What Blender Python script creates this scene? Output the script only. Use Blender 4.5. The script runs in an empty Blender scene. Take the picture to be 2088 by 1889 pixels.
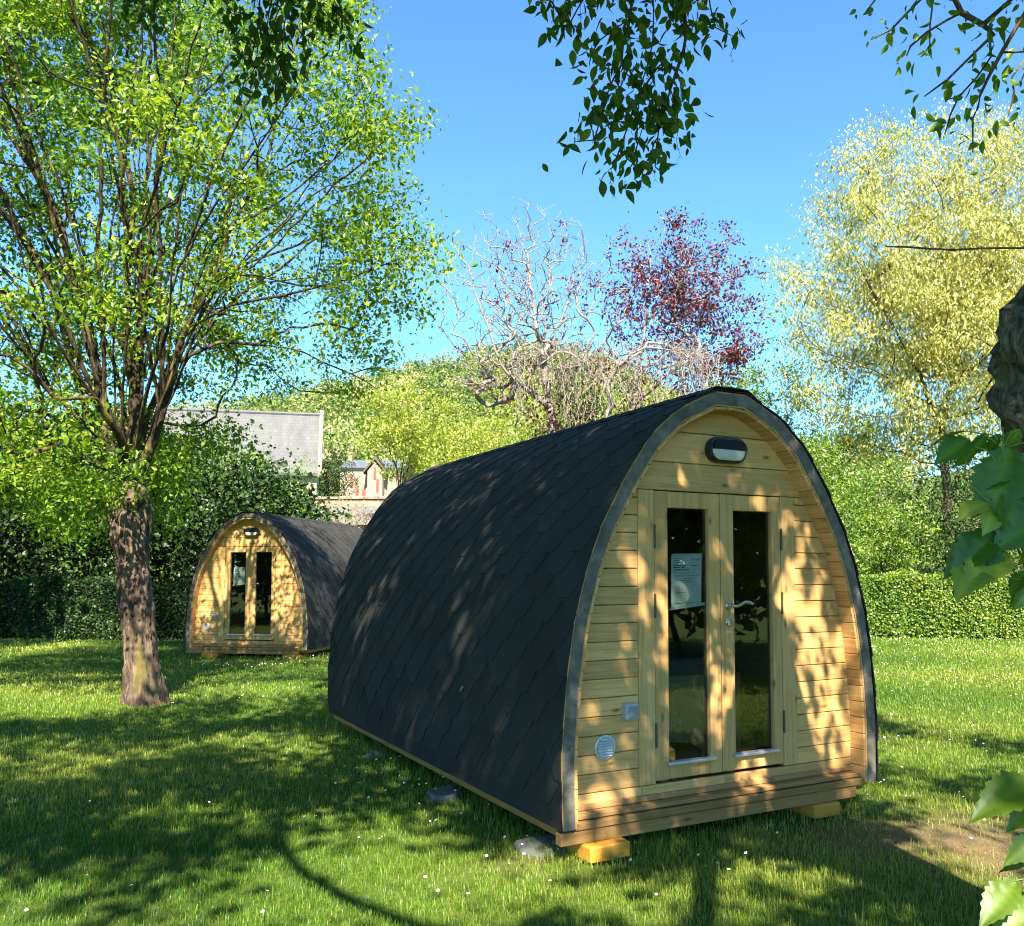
import bpy, math, random
import numpy as np
from mathutils import Vector, Matrix, noise as mnoise

# ------------------------------------------------------------------ scene, camera, light
scene = bpy.context.scene
COL = scene.collection
FOC, PITCH, HC = 1787.6, 0.0582, 1.6035          # focal length in photo pixels, tilt, eye height
PX, PY = 1094.0, 1064.5                          # principal point in photo pixels
cam_d = bpy.data.cameras.new('camera')
cam = bpy.data.objects.new('camera', cam_d); COL.objects.link(cam)
cam.location = (0, 0, HC); cam.rotation_euler = (math.radians(90) + PITCH, 0, 0)
cam_d.sensor_width = 36; cam_d.lens = FOC / 2088 * 36
cam_d.shift_x = -50 / 2088; cam_d.shift_y = 120 / 2088
cam_d.clip_start = 0.05; cam_d.clip_end = 3000
scene.camera = cam

SUN_EL, SUN_AZ = math.radians(47), math.radians(7)   # behind the camera, a touch to the right
sd = Vector((math.sin(SUN_AZ) * math.cos(SUN_EL), -math.cos(SUN_AZ) * math.cos(SUN_EL), math.sin(SUN_EL)))
sun_d = bpy.data.lights.new('sun', 'SUN'); sun = bpy.data.objects.new('sun', sun_d); COL.objects.link(sun)
sun_d.energy = 5.0; sun_d.angle = math.radians(0.53); sun_d.color = (1.0, 0.92, 0.78)
sun.rotation_euler = sd.to_track_quat('Z', 'Y').to_euler()
sun.location = sd * 60

world = bpy.data.worlds.new('World'); scene.world = world; world.use_nodes = True
wn = world.node_tree.nodes; wl = world.node_tree.links
sky = wn.new('ShaderNodeTexSky'); sky.sky_type = 'NISHITA'; sky.sun_disc = False
sky.sun_elevation = SUN_EL; sky.sun_rotation = math.pi - SUN_AZ
sky.altitude = 0; sky.air_density = 0.75; sky.dust_density = 0.0; sky.ozone_density = 1.2
tint = wn.new('ShaderNodeMix'); tint.data_type = 'RGBA'; tint.blend_type = 'MULTIPLY'; tint.inputs[0].default_value = 1
tint.inputs[7].default_value = (.52, .85, 1.05, 1)
wl.new(sky.outputs[0], tint.inputs[6]); wl.new(tint.outputs[2], wn['Background'].inputs[0]); wn['Background'].inputs[1].default_value = 0.102
scene.view_settings.view_transform = 'Standard'; scene.view_settings.look = 'None'
scene.view_settings.exposure = 2.05; scene.view_settings.gamma = 1
cy = scene.cycles
cy.max_bounces = 8; cy.diffuse_bounces = 3; cy.glossy_bounces = 3; cy.transmission_bounces = 6
cy.transparent_max_bounces = 10; cy.use_denoising = True; scene.render.filter_size = 1.1; cy.filter_width = 1.1; cy.caustics_reflective = False; cy.caustics_refractive = False
cy.use_adaptive_sampling = False

rng = np.random.default_rng(11)
random.seed(5)

def at(x, y, Y):
    """photo position in the 2016-wide view -> point at distance Y in front of the camera"""
    X = (x * 1.0357 - PX) / FOC; Z = -(y * 1.0357 - PY) / FOC
    c, s = math.cos(PITCH), math.sin(PITCH)
    d = np.array([X, c - s * Z, s + c * Z]); t = Y / d[1]
    return np.array([0, 0, HC]) + d * t

# ------------------------------------------------------------------ helpers: objects
def tag(o, label=None, cat=None, group=None, kind=None):
    if label: o['label'] = label
    if cat: o['category'] = cat
    if group: o['group'] = group
    if kind: o['kind'] = kind
    return o

def empty(name, loc, rz=0, label=None, cat=None, group=None):
    o = bpy.data.objects.new(name, None); COL.objects.link(o)
    o.empty_display_size = 0.2
    o.location = loc; o.rotation_euler = (0, 0, rz)
    return tag(o, label, cat, group)

def link(name, me, mat, parent=None, bevel=0, seg=1):
    o = bpy.data.objects.new(name, me); COL.objects.link(o)
    if mat: me.materials.append(mat)
    if parent: o.parent = parent
    if bevel:
        b = o.modifiers.new('bevel', 'BEVEL'); b.width = bevel; b.segments = seg
        b.limit_method = 'ANGLE'; b.angle_limit = math.radians(35)
    return o

def np_mesh(name, V, faces, mat, parent=None, rnd=None, smooth=False, tone=None):
    """faces: list of int arrays (n,3) or (n,4)"""
    V = np.asarray(V, np.float32); me = bpy.data.meshes.new(name)
    me.vertices.add(len(V)); me.vertices.foreach_set('co', V.ravel())
    loops = np.concatenate([f.ravel() for f in faces]).astype(np.int32)
    tot = np.concatenate([np.full(len(f), f.shape[1], np.int32) for f in faces])
    st = np.concatenate([[0], np.cumsum(tot)[:-1]]).astype(np.int32)
    me.loops.add(len(loops)); me.loops.foreach_set('vertex_index', loops)
    me.polygons.add(len(tot)); me.polygons.foreach_set('loop_start', st)
    try: me.polygons.foreach_set('loop_total', tot)
    except Exception: pass
    for nm, arr in (('rnd', rnd), ('tone', tone)):
        if arr is not None:
            a = me.attributes.new(nm, 'FLOAT', 'POINT'); a.data.foreach_set('value', np.asarray(arr, np.float32))
    me.polygons.foreach_set('use_smooth', np.full(len(tot), smooth, bool))
    me.update(calc_edges=True); me.validate()
    return link(name, me, mat, parent)

class MB:
    def __init__(s): s.v = []; s.f = []; s.r = []
    def add(s, vs, fs, r=None):
        b = len(s.v); r = random.random() if r is None else r
        s.v += [tuple(map(float, p)) for p in vs]; s.r += [r] * len(vs)
        s.f += [tuple(i + b for i in f) for f in fs]
    def box(s, x0, x1, y0, y1, z0, z1, r=None, rot=0, c=None):
        vs = [(x, y, z) for z in (z0, z1) for x, y in ((x0, y0), (x1, y0), (x1, y1), (x0, y1))]
        if rot:
            cx, cy_ = c if c else ((x0 + x1) / 2, (y0 + y1) / 2); a, b = math.cos(rot), math.sin(rot)
            vs = [(cx + (x - cx) * a - (y - cy_) * b, cy_ + (x - cx) * b + (y - cy_) * a, z) for x, y, z in vs]
        s.add(vs, [(3, 2, 1, 0), (4, 5, 6, 7), (0, 1, 5, 4), (1, 2, 6, 5), (2, 3, 7, 6), (3, 0, 4, 7)], r)
    def prism(s, poly, y0, y1, r=None):
        """poly: (x,z) counter-clockwise seen from -y"""
        n = len(poly)
        vs = [(x, y0, z) for x, z in poly] + [(x, y1, z) for x, z in poly]
        fs = [tuple(range(n)), tuple(range(2 * n - 1, n - 1, -1))]
        fs += [((i + 1) % n, i, i + n, (i + 1) % n + n) for i in range(n)]
        s.add(vs, fs, r)
    def lathe(s, prof, c, axis='y', n=24, r=None, sx=1.0, flat=0.0):
        """prof: list (radius, along); ends closed; flat widens along x (stadium)"""
        vs = []; fs = []
        for (rad, t) in prof:
            for k in range(n):
                a = 2 * math.pi * k / n; ca, sa = math.cos(a) * rad, math.sin(a) * rad
                ca = ca * sx + (flat if ca > 1e-6 else -flat if ca < -1e-6 else 0)
                p = (c[0] + ca, c[1] + t, c[2] + sa) if axis == 'y' else (c[0] + ca, c[1] + sa, c[2] + t)
                vs.append(p)
        m = len(prof)
        for i in range(m - 1):
            for k in range(n):
                q = (i * n + k, i * n + (k + 1) % n, (i + 1) * n + (k + 1) % n, (i + 1) * n + k)
                fs.append(q)
        fs.append(tuple(range(n - 1, -1, -1))); fs.append(tuple((m - 1) * n + k for k in range(n)))
        s.add(vs, fs, r)
    def tube(s, pts, rad, n=8, r=None):
        V, F = tube_np(np.array(pts, float), np.array(rad, float) if np.ndim(rad) else np.full(len(pts), rad), n)
        s.add([tuple(p) for p in V], [tuple(int(i) for i in f) for f in F] +
              [tuple(range(n - 1, -1, -1)), tuple(len(V) - n + k for k in range(n))], r)
    def build(s, name, mat, parent=None, bevel=0, seg=1, smooth=False):
        me = bpy.data.meshes.new(name); me.from_pydata(s.v, [], s.f)
        a = me.attributes.new('rnd', 'FLOAT', 'POINT'); a.data.foreach_set('value', np.array(s.r, np.float32))
        if smooth: me.polygons.foreach_set('use_smooth', [True] * len(me.polygons))
        me.update()
        return link(name, me, mat, parent, bevel, seg)

def copy_tree(o, parent=None):
    c = o.copy(); COL.objects.link(c)
    c.parent = parent
    for ch in list(o.children): copy_tree(ch, c)
    return c

# ------------------------------------------------------------------ helpers: geometry of tubes and leaves
def frames(P):
    T = np.gradient(P, axis=0); T /= np.linalg.norm(T, axis=1, keepdims=True) + 1e-9
    up = np.array([0.31, 0.77, 0.55]) if abs(T[0][2]) > .8 else np.array([0., 0., 1.])
    A = np.cross(T, up); A /= np.linalg.norm(A, axis=1, keepdims=True) + 1e-9
    return T, A, np.cross(A, T)

def tube_np(P, R, n):
    T, A, B = frames(P)
    a = np.arange(n) * 2 * math.pi / n
    V = P[:, None, :] + R[:, None, None] * (np.cos(a)[None, :, None] * A[:, None, :] + np.sin(a)[None, :, None] * B[:, None, :])
    m = len(P); i = np.arange(m - 1)[:, None] * n; k = np.arange(n)[None, :]; k2 = (k + 1) % n
    F = np.stack([i + k, i + k2, i + n + k2, i + n + k], -1).reshape(-1, 4)
    return V.reshape(-1, 3), F

def unit(a): return a / (np.linalg.norm(a, axis=-1, keepdims=True) + 1e-9)

# leaf templates: x along the blade (0..1), y across, z out of plane; triangles
def tmpl(outline, fold=.12, curl=.12):
    """outline: list (x, halfwidth) from base to tip"""
    V = []; F = []
    for x, w in outline:
        z = -curl * x * x
        V += [(x, 0, z), (x, w, z + fold * w * 2), (x, -w, z + fold * w * 2)]
    for i in range(len(outline) - 1):
        a, b = 3 * i, 3 * i + 3
        F += [(a, b, b + 1), (a, b + 1, a + 1), (a, a + 2, b + 2), (a, b + 2, b)]
    return np.array(V, float), np.array(F)
LEAF4 = (np.array([(0, 0, 0), (.45, .26, .05), (1, 0, -.08), (.45, -.26, .05)], float), np.array([(0, 2, 1), (0, 3, 2)]))
LEAFN = (np.array([(0, 0, 0), (.45, .11, .02), (1, 0, -.12), (.45, -.11, .02)], float), np.array([(0, 2, 1), (0, 3, 2)]))
LEAFR = (np.array([(0, 0, 0), (.5, .42, .08), (1, 0, -.08), (.5, -.42, .08)], float), np.array([(0, 2, 1), (0, 3, 2)]))
OVATE = tmpl([(0, 0.005), (.12, .13), (.3, .23), (.5, .24), (.7, .17), (.85, .08), (1, .003)], .15, .18)
def tmpl2(outline, fold=.12, curl=.2, ripple=.012):
    V = []; F = []; q = (-1, -.5, 0, .5, 1)
    for x, w in outline:
        for k in q:
            y = k * w; V.append((x, y, -curl * x * x + fold * abs(y) * 2 * (1 - .5 * abs(k)) + (ripple * math.cos(2 * math.pi * (x * 6.5 - abs(y) * 4)) if k else -.01)))
    for i in range(len(outline) - 1):
        for k in range(4):
            a, b = 5 * i + k, 5 * i + 5 + k; F += [(a, b, b + 1), (a, b + 1, a + 1)]
    return np.array(V, float), np.array(F)
_mo = [(0, .01), (.02, .14), (.08, .27), (.13, .30), (.17, .27), (.22, .36), (.27, .34), (.32, .40), (.38, .33), (.43, .35), (.5, .24), (.56, .26),
       (.63, .17), (.69, .18), (.77, .10), (.83, .10), (.9, .045), (1, .002)]
LOBED = tmpl2([(x, w * (.78 if x < .5 else .9)) for x, w in _mo], .16, .34)
_se = [(0, .01), (.05, .10), (.12, .17), (.15, .14), (.22, .24), (.26, .20), (.34, .29), (.38, .24), (.46, .29), (.50, .24), (.58, .26), (.62, .20),
       (.70, .20), (.74, .14), (.82, .12), (.86, .08), (.93, .05), (1, .002)]
SERRATE = tmpl2(_se, .2, .26)

def leaves_np(tm, pos, dirv, nor, size, rgen, width=1.0):
    V0, F0 = tm; n = len(pos)
    X = unit(dirv); Z = unit(nor - (nor * X).sum(1, keepdims=True) * X); Y = np.cross(Z, X)
    size = np.asarray(size)[:, None, None]
    V = pos[:, None, :] + size * (V0[None, :, 0:1] * X[:, None, :] + width * V0[None, :, 1:2] * Y[:, None, :] + V0[None, :, 2:3] * Z[:, None, :])
    F = F0[None] + (np.arange(n) * len(V0))[:, None, None]
    rn = np.repeat(rgen.random(n), len(V0))
    return V.reshape(-1, 3), F.reshape(-1, 3), rn

def rand_dirs(n, rg, droop=0.0):
    d = unit(rg.normal(size=(n, 3))); d[:, 2] -= droop; return unit(d)

# ------------------------------------------------------------------ helpers: trees
class Skeleton:
    """nodes grown limb by limb towards points of the crown; radii by the pipe rule"""
    def __init__(s, root): s.P = [np.array(root, float)]; s.D = [np.array([0, 0, 1.])]; s.par = [-1]; s.lines = []; s.tips = []
    def add_line(s, start, pts):
        idx = [start]; prev = s.P[start]
        for p in pts:
            d = p - prev; s.P.append(np.array(p)); s.D.append(d / (np.linalg.norm(d) + 1e-9)); s.par.append(idx[-1])
            idx.append(len(s.P) - 1); prev = p
        s.lines.append(idx); return idx[-1]
    def limb(s, pts, step=.25, rg=None, wob=.03, attach=None):
        """a main limb given by its course"""
        pts = [np.array(p, float) for p in pts]
        A = np.array(s.P); st = int(np.argmin(((A - pts[0]) ** 2).sum(1))) if attach is None else attach
        pts = [s.P[st]] + pts[1:] if len(pts) > 1 else [s.P[st], pts[0]]
        Q = catmull(np.array(pts), step)
        if rg is not None: Q[1:-1] += smooth_noise(len(Q), rg, wob)[1:-1]
        return s.add_line(st, list(Q[1:]))
    def grow(s, targets, rg, step=.3, wob=.06, back=.5, sag=0.0, first=0):
        for t in targets:
            A = np.array(s.P[first:]); D = np.array(s.D[first:])
            w = t - A; L = np.linalg.norm(w, axis=1) + 1e-6
            c = (w * D).sum(1) / L
            st = int(np.argmin(L * (1.0 + back * (1 - c)))) + first
            a = s.P[st]; d0 = s.D[st]; L0 = np.linalg.norm(t - a)
            if L0 < .05: continue
            n = max(2, int(math.ceil(L0 / step)))
            tt = np.linspace(0, 1, n + 1)[:, None]
            m0 = unit(d0 * .8 + (t - a) / L0) * L0; m1 = (t - a) * .9; m1 = m1 + np.array([0, 0, -sag * L0])
            h = (2 * tt**3 - 3 * tt**2 + 1) * a + (tt**3 - 2 * tt**2 + tt) * m0 + (-2 * tt**3 + 3 * tt**2) * t + (tt**3 - tt**2) * m1
            h[1:-1] += (smooth_noise(n + 1, rg, wob * min(1, L0)))[1:-1]
            s.tips.append(s.add_line(st, list(h[1:])))
    def radii(s, tip=.006, e=2.3, mx=9):
        n = len(s.P); acc = np.zeros(n); R = np.zeros(n)
        for i in range(n - 1, -1, -1):
            R[i] = max(tip, acc[i] ** (1 / e)) if acc[i] > 0 else tip
            R[i] = min(R[i], mx)
            if s.par[i] >= 0: acc[s.par[i]] += R[i] ** e * 1.002
        s.R = R; return R
    def tubes(s, minr=0, scale=1.0):
        Vs, Fs, b = [], [], 0
        P = np.array(s.P); R = s.R * scale
        for ln in s.lines:
            r = R[ln].copy(); r[0] = min(r[0], r[1] * 1.35)
            if r[1] < minr: continue
            r[-1] *= .6
            n = 9 if r[1] > .06 else 6 if r[1] > .02 else 4 if r[1] > .008 else 3
            V, F = tube_np(P[ln], r, n); Vs.append(V); Fs.append(F + b); b += len(V)
        return np.concatenate(Vs), np.concatenate(Fs)

def catmull(P, step):
    out = [P[0]]; Q = np.vstack([2 * P[0] - P[1], P, 2 * P[-1] - P[-2]])
    for i in range(1, len(Q) - 2):
        p0, p1, p2, p3 = Q[i - 1:i + 3]; n = max(1, int(round(np.linalg.norm(p2 - p1) / step)))
        for k in range(1, n + 1):
            t = k / n
            out.append(.5 * ((2 * p1) + (p2 - p0) * t + (2 * p0 - 5 * p1 + 4 * p2 - p3) * t * t + (3 * p1 - p0 - 3 * p2 + p3) * t**3))
    return np.array(out)

def smooth_noise(n, rg, amp):
    a = rg.normal(size=(n, 3)) * amp
    if n > 4: a = (a + np.roll(a, 1, 0) + np.roll(a, -1, 0)) / 1.8
    return a

def ellipsoid(n, c, r, rg, shell=2.0, zcut=-9):
    out = []
    while len(out) < n:
        d = unit(rg.normal(size=3)); q = d * rg.random() ** (1 / (shell + .5))
        if q[2] < zcut: continue
        out.append(np.array(c) + q * np.array(r))
    out = np.array(out); return out

def order_from(pts, p): return pts[np.argsort(((pts - np.array(p)) ** 2).sum(1))]

def clusters(centers, per, sig, rg, size, tm, droop=.3, flat=.5, szvar=.35, width=1.0, out=None):
    """leaves in clumps round the given points"""
    n = len(centers) * per
    c = np.repeat(centers, per, 0)
    off = rg.normal(size=(n, 3)) * sig; off[:, 2] *= .75
    pos = c + off
    d = rand_dirs(n, rg, droop); nor = unit(rg.normal(size=(n, 3)) * (1 - flat) + np.array([0, 0, 1.]) * flat)
    sz = size * (1 + szvar * rg.normal(size=n)).clip(.45, 1.8)
    V, F, rn = leaves_np(tm, pos, d, nor, sz, rg, width)
    tone = np.repeat(np.repeat(rg.random(len(centers)), per), len(tm[0]))
    return V, F, rn, tone

def merge(parts):
    Vs, Fs, R, T, b = [], [], [], [], 0
    for V, F, r, t in parts:
        Vs.append(V); Fs.append(F + b); R.append(r); T.append(t); b += len(V)
    return np.concatenate(Vs), [np.concatenate(Fs)], np.concatenate(R), np.concatenate(T)

# ------------------------------------------------------------------ helpers: materials
MATS = {}
def nmat(name):
    m = bpy.data.materials.new(name); m.use_nodes = True
    nt = m.node_tree; nt.nodes.clear(); return m, nt.nodes, nt.links
def ramp(ns, cols):
    r = ns.new('ShaderNodeValToRGB'); el = r.color_ramp.elements
    el[0].position, el[0].color = cols[0][0], (*cols[0][1], 1); el[1].position, el[1].color = cols[-1][0], (*cols[-1][1], 1)
    for p, c in cols[1:-1]:
        e = el.new(p); e.color = (*c, 1)
    return r
def attr(ns, nm):
    a = ns.new('ShaderNodeAttribute'); a.attribute_name = nm; return a
def math_(ns, ls, op, a, b):
    n = ns.new('ShaderNodeMath'); n.operation = op
    for i, v in enumerate((a, b)):
        if isinstance(v, (int, float)): n.inputs[i].default_value = v
        else: ls.new(v, n.inputs[i])
    return n.outputs[0]
def noise(ns, ls, scale, detail=4, vec=None, rough=.55, dist=0):
    n = ns.new('ShaderNodeTexNoise'); n.inputs['Scale'].default_value = scale; n.inputs['Detail'].default_value = detail
    n.inputs['Roughness'].default_value = rough; n.inputs['Distortion'].default_value = dist
    if vec is not None: ls.new(vec, n.inputs['Vector'])
    return n
def mapping(ns, ls, scale, coord='Object'):
    tc = ns.new('ShaderNodeTexCoord'); mp = ns.new('ShaderNodeMapping'); mp.inputs['Scale'].default_value = scale
    ls.new(tc.outputs[coord], mp.inputs['Vector']); return mp.outputs[0]
def mix(ns, ls, fac, a, b, mode='MIX'):
    n = ns.new('ShaderNodeMix'); n.data_type = 'RGBA'; n.blend_type = mode
    for s, v in ((n.inputs[0], fac), (n.inputs[6], a), (n.inputs[7], b)):
        if isinstance(v, (int, float)): s.default_value = v
        elif isinstance(v, tuple): s.default_value = (*v, 1)
        else: ls.new(v, s)
    return n.outputs[2]
def bump(ns, ls, h, strength, dist):
    b = ns.new('ShaderNodeBump'); b.inputs['Strength'].default_value = strength; b.inputs['Distance'].default_value = dist
    ls.new(h, b.inputs['Height']); return b.outputs[0]
def finish(ns, ls, bsdf):
    o = ns.new('ShaderNodeOutputMaterial'); ls.new(bsdf, o.inputs[0])
def principled(ns, ls, col, rough=.7, spec=.5, metal=0, nrm=None):
    p = ns.new('ShaderNodeBsdfPrincipled')
    if isinstance(col, tuple): p.inputs['Base Color'].default_value = (*col, 1)
    else: ls.new(col, p.inputs['Base Color'])
    if isinstance(rough, (int, float)): p.inputs['Roughness'].default_value = rough
    else: ls.new(rough, p.inputs['Roughness'])
    p.inputs['Specular IOR Level'].default_value = spec; p.inputs['Metallic'].default_value = metal
    if nrm is not None: ls.new(nrm, p.inputs['Normal'])
    return p

def leaf_mat(name, lo, mid, hi, trans=.45, gloss=.05, tvar=.35):
    """lo/mid/hi: leaf colours picked per leaf; whole clumps differ a little in tone (young and old shoots)"""
    m, ns, ls = nmat(name)
    t = math_(ns, ls, 'ADD', math_(ns, ls, 'MULTIPLY', attr(ns, 'rnd').outputs['Fac'], 1 - tvar), math_(ns, ls, 'MULTIPLY', attr(ns, 'tone').outputs['Fac'], tvar))
    r = ramp(ns, [(.12, lo), (.5, mid), (.9, hi)]); ls.new(t, r.inputs[0])
    d = ns.new('ShaderNodeBsdfDiffuse'); ls.new(r.outputs[0], d.inputs[0])
    tr = ns.new('ShaderNodeBsdfTranslucent')
    ls.new(mix(ns, ls, 1.0, r.outputs[0], (1.25, 1.15, .55), 'MULTIPLY'), tr.inputs[0])
    ms = ns.new('ShaderNodeMixShader'); ms.inputs[0].default_value = trans
    ls.new(d.outputs[0], ms.inputs[1]); ls.new(tr.outputs[0], ms.inputs[2])
    g = ns.new('ShaderNodeBsdfGlossy'); g.inputs['Roughness'].default_value = .45
    m2 = ns.new('ShaderNodeMixShader'); m2.inputs[0].default_value = gloss
    ls.new(ms.outputs[0], m2.inputs[1]); ls.new(g.outputs[0], m2.inputs[2]); finish(ns, ls, m2.outputs[0])
    return m

def bark_mat(name, dark, light, scale=6, moss=None, stretch=.22, bs=.9):
    m, ns, ls = nmat(name)
    v = mapping(ns, ls, (1, 1, stretch))
    n1 = noise(ns, ls, scale * 3, 5, v, .65, .6); n2 = noise(ns, ls, scale * .7, 3, v)
    r = ramp(ns, [(.34, dark), (.5, tuple(a * .6 + b * .4 for a, b in zip(dark, light))), (.66, light)])
    ls.new(n1.outputs['Fac'], r.inputs[0]); c = r.outputs[0]
    if moss:
        rm = ramp(ns, [(.57, (0, 0, 0)), (.66, (1, 1, 1))]); ls.new(n2.outputs['Fac'], rm.inputs[0])
        c = mix(ns, ls, rm.outputs[0], c, moss)
    p = principled(ns, ls, c, .9, .2, nrm=bump(ns, ls, n1.outputs['Fac'], bs, .03)); finish(ns, ls, p.outputs[0]); return m

def wood_mat(name, c0, c1, c2, axis='x', knots=True, rough=.62):
    """sawn softwood: grain along the axis, knots, each board a little different"""
    m, ns, ls = nmat(name)
    sc = {'x': (1.2, 26, 26), 'z': (26, 26, 1.2), 'y': (26, 1.2, 26)}[axis]
    tc = ns.new('ShaderNodeTexCoord'); at_ = attr(ns, 'rnd')
    off = ns.new('ShaderNodeVectorMath'); off.operation = 'MULTIPLY_ADD'
    cmb = ns.new('ShaderNodeCombineXYZ')
    for i in range(3): ls.new(at_.outputs['Fac'], cmb.inputs[i])
    ls.new(cmb.outputs[0], off.inputs[0]); off.inputs[1].default_value = (7.3, 3.1, 5.7); ls.new(tc.outputs['Object'], off.inputs[2])
    mp = ns.new('ShaderNodeMapping'); mp.inputs['Scale'].default_value = sc; ls.new(off.outputs[0], mp.inputs[0])
    g = noise(ns, ls, 1.6, 5, mp.outputs[0], .6, 1.2)
    r = ramp(ns, [(.28, c0), (.5, c1), (.72, c2)]); ls.new(g.outputs['Fac'], r.inputs[0])
    big = noise(ns, ls, 2.3, 2, off.outputs[0])
    c = mix(ns, ls, math_(ns, ls, 'MULTIPLY', big.outputs['Fac'], .45), r.outputs[0], tuple(x * .72 for x in c1))
    hs = ns.new('ShaderNodeHueSaturation'); hs.inputs['Saturation'].default_value = 1.0; hs.inputs['Hue'].default_value = .5
    ls.new(math_(ns, ls, 'ADD', math_(ns, ls, 'MULTIPLY', at_.outputs['Fac'], .36), .80), hs.inputs['Value']); ls.new(c, hs.inputs['Color'])
    c = hs.outputs[0]
    if knots:
        vo = ns.new('ShaderNodeTexVoronoi'); vo.feature = 'F1'; vo.inputs['Scale'].default_value = 1.0
        mk = ns.new('ShaderNodeMapping'); mk.inputs['Scale'].default_value = {'x': (3.2, 6, 8.5), 'z': (8.5, 6, 3.2), 'y': (6, 3.2, 8.5)}[axis]
        ls.new(off.outputs[0], mk.inputs[0]); ls.new(mk.outputs[0], vo.inputs['Vector'])
        rk = ramp(ns, [(.05, (1, 1, 1)), (.085, (.5, .5, .5)), (.15, (0, 0, 0))]); ls.new(vo.outputs['Distance'], rk.inputs[0])
        c = mix(ns, ls, math_(ns, ls, 'MULTIPLY', rk.outputs[0], .8), c, tuple(x * y for x, y in zip(c0, (.42, .3, .25))))
    p = principled(ns, ls, c, rough, .3, nrm=bump(ns, ls, g.outputs['Fac'], .25, .004)); finish(ns, ls, p.outputs[0]); return m

def plain(name, col, rough=.6, spec=.5, metal=0, var=.12, scale=30):
    m, ns, ls = nmat(name)
    n = noise(ns, ls, scale, 4, mapping(ns, ls, (1, 1, 1)))
    c = mix(ns, ls, n.outputs['Fac'], tuple(x * (1 - var) for x in col), tuple(min(1, x * (1 + var)) for x in col))
    p = principled(ns, ls, c, rough, spec, metal, bump(ns, ls, n.outputs['Fac'], .1, .002)); finish(ns, ls, p.outputs[0]); return m

PINE0, PINE1, PINE2 = (.50, .265, .08), (.70, .405, .14), (.78, .49, .21)
M = {}
M['pine_h'] = wood_mat('pine boards', PINE0, PINE1, PINE2, 'x')
M['pine_v'] = wood_mat('pine uprights', PINE0, PINE1, PINE2, 'z')
M['pine_d'] = wood_mat('pine lengthwise', tuple(x * .9 for x in PINE0), tuple(x * .92 for x in PINE1), PINE2, 'y')
M['cedar'] = wood_mat('reddish board', (.28, .145, .055), (.39, .215, .08), (.45, .275, .11), 'x')
M['beam'] = wood_mat('base timber', (.22, .11, .035), (.31, .17, .055), (.37, .22, .08), 'x')
M['beam_y'] = wood_mat('side timber', (.26, .13, .035), (.34, .18, .05), (.4, .23, .07), 'y')
M['block'] = wood_mat('impregnated block', (.42, .17, .015), (.54, .25, .03), (.60, .30, .05), 'x', knots=False)
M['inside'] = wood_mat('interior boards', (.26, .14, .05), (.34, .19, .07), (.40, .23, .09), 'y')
M['pale_wood'] = wood_mat('pale panel', (.52, .42, .28), (.58, .48, .33), (.62, .53, .38), 'z', knots=False)
M['black_plastic'] = plain('black plastic', (.012, .012, .013), .35)
M['diffuser'] = plain('frosted diffuser', (.62, .62, .56), .25)
M['grey_plastic'] = plain('grey plastic', (.42, .43, .43), .4)
M['grey_cover'] = plain('dark grey cover', (.22, .24, .26), .3)
M['alu'] = plain('aluminium', (.72, .73, .74), .35, .5, .85, .05)
M['steel'] = plain('brushed steel', (.55, .54, .50), .3, .5, .95, .06)
M['vent'] = plain('vent aluminium', (.62, .63, .60), .45, .5, .3)
M['hinge'] = plain('dark hinge', (.09, .075, .05), .45, .5, .6)
M['paper'] = plain('paper', (.78, .80, .80), .8, .2, 0, .02)
M['ink'] = plain('ink', (.12, .14, .18), .8, .2)
M['tape'] = plain('tape', (.72, .74, .70), .3, .5, 0, .03)
M['stone_slab'] = plain('concrete slab', (.11, .112, .108), .95, .15, 0, .4, 14)
M['cushion'] = plain('tan cloth', (.36, .24, .13), .9, .2, 0, .15, 9)

def glass_mat():
    m, ns, ls = nmat('window glass')
    lw = ns.new('ShaderNodeLayerWeight'); lw.inputs['Blend'].default_value = .5
    fr = math_(ns, ls, 'ADD', math_(ns, ls, 'MULTIPLY', math_(ns, ls, 'POWER', lw.outputs['Facing'], 5.0), .9), .085)   # Schlick, same from both sides
    t = ns.new('ShaderNodeBsdfTransparent'); t.inputs[0].default_value = (.80, .84, .80, 1)
    n = noise(ns, ls, 3.0, 1, mapping(ns, ls, (1, 1, 1)))
    g = ns.new('ShaderNodeBsdfGlossy'); g.inputs['Roughness'].default_value = 0.0
    ls.new(bump(ns, ls, n.outputs['Fac'], .03, .02), g.inputs['Normal'])
    ms = ns.new('ShaderNodeMixShader'); ls.new(fr, ms.inputs[0]); ls.new(t.outputs[0], ms.inputs[1]); ls.new(g.outputs[0], ms.inputs[2])
    finish(ns, ls, ms.outputs[0]); return m
M['glass'] = glass_mat()

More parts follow.
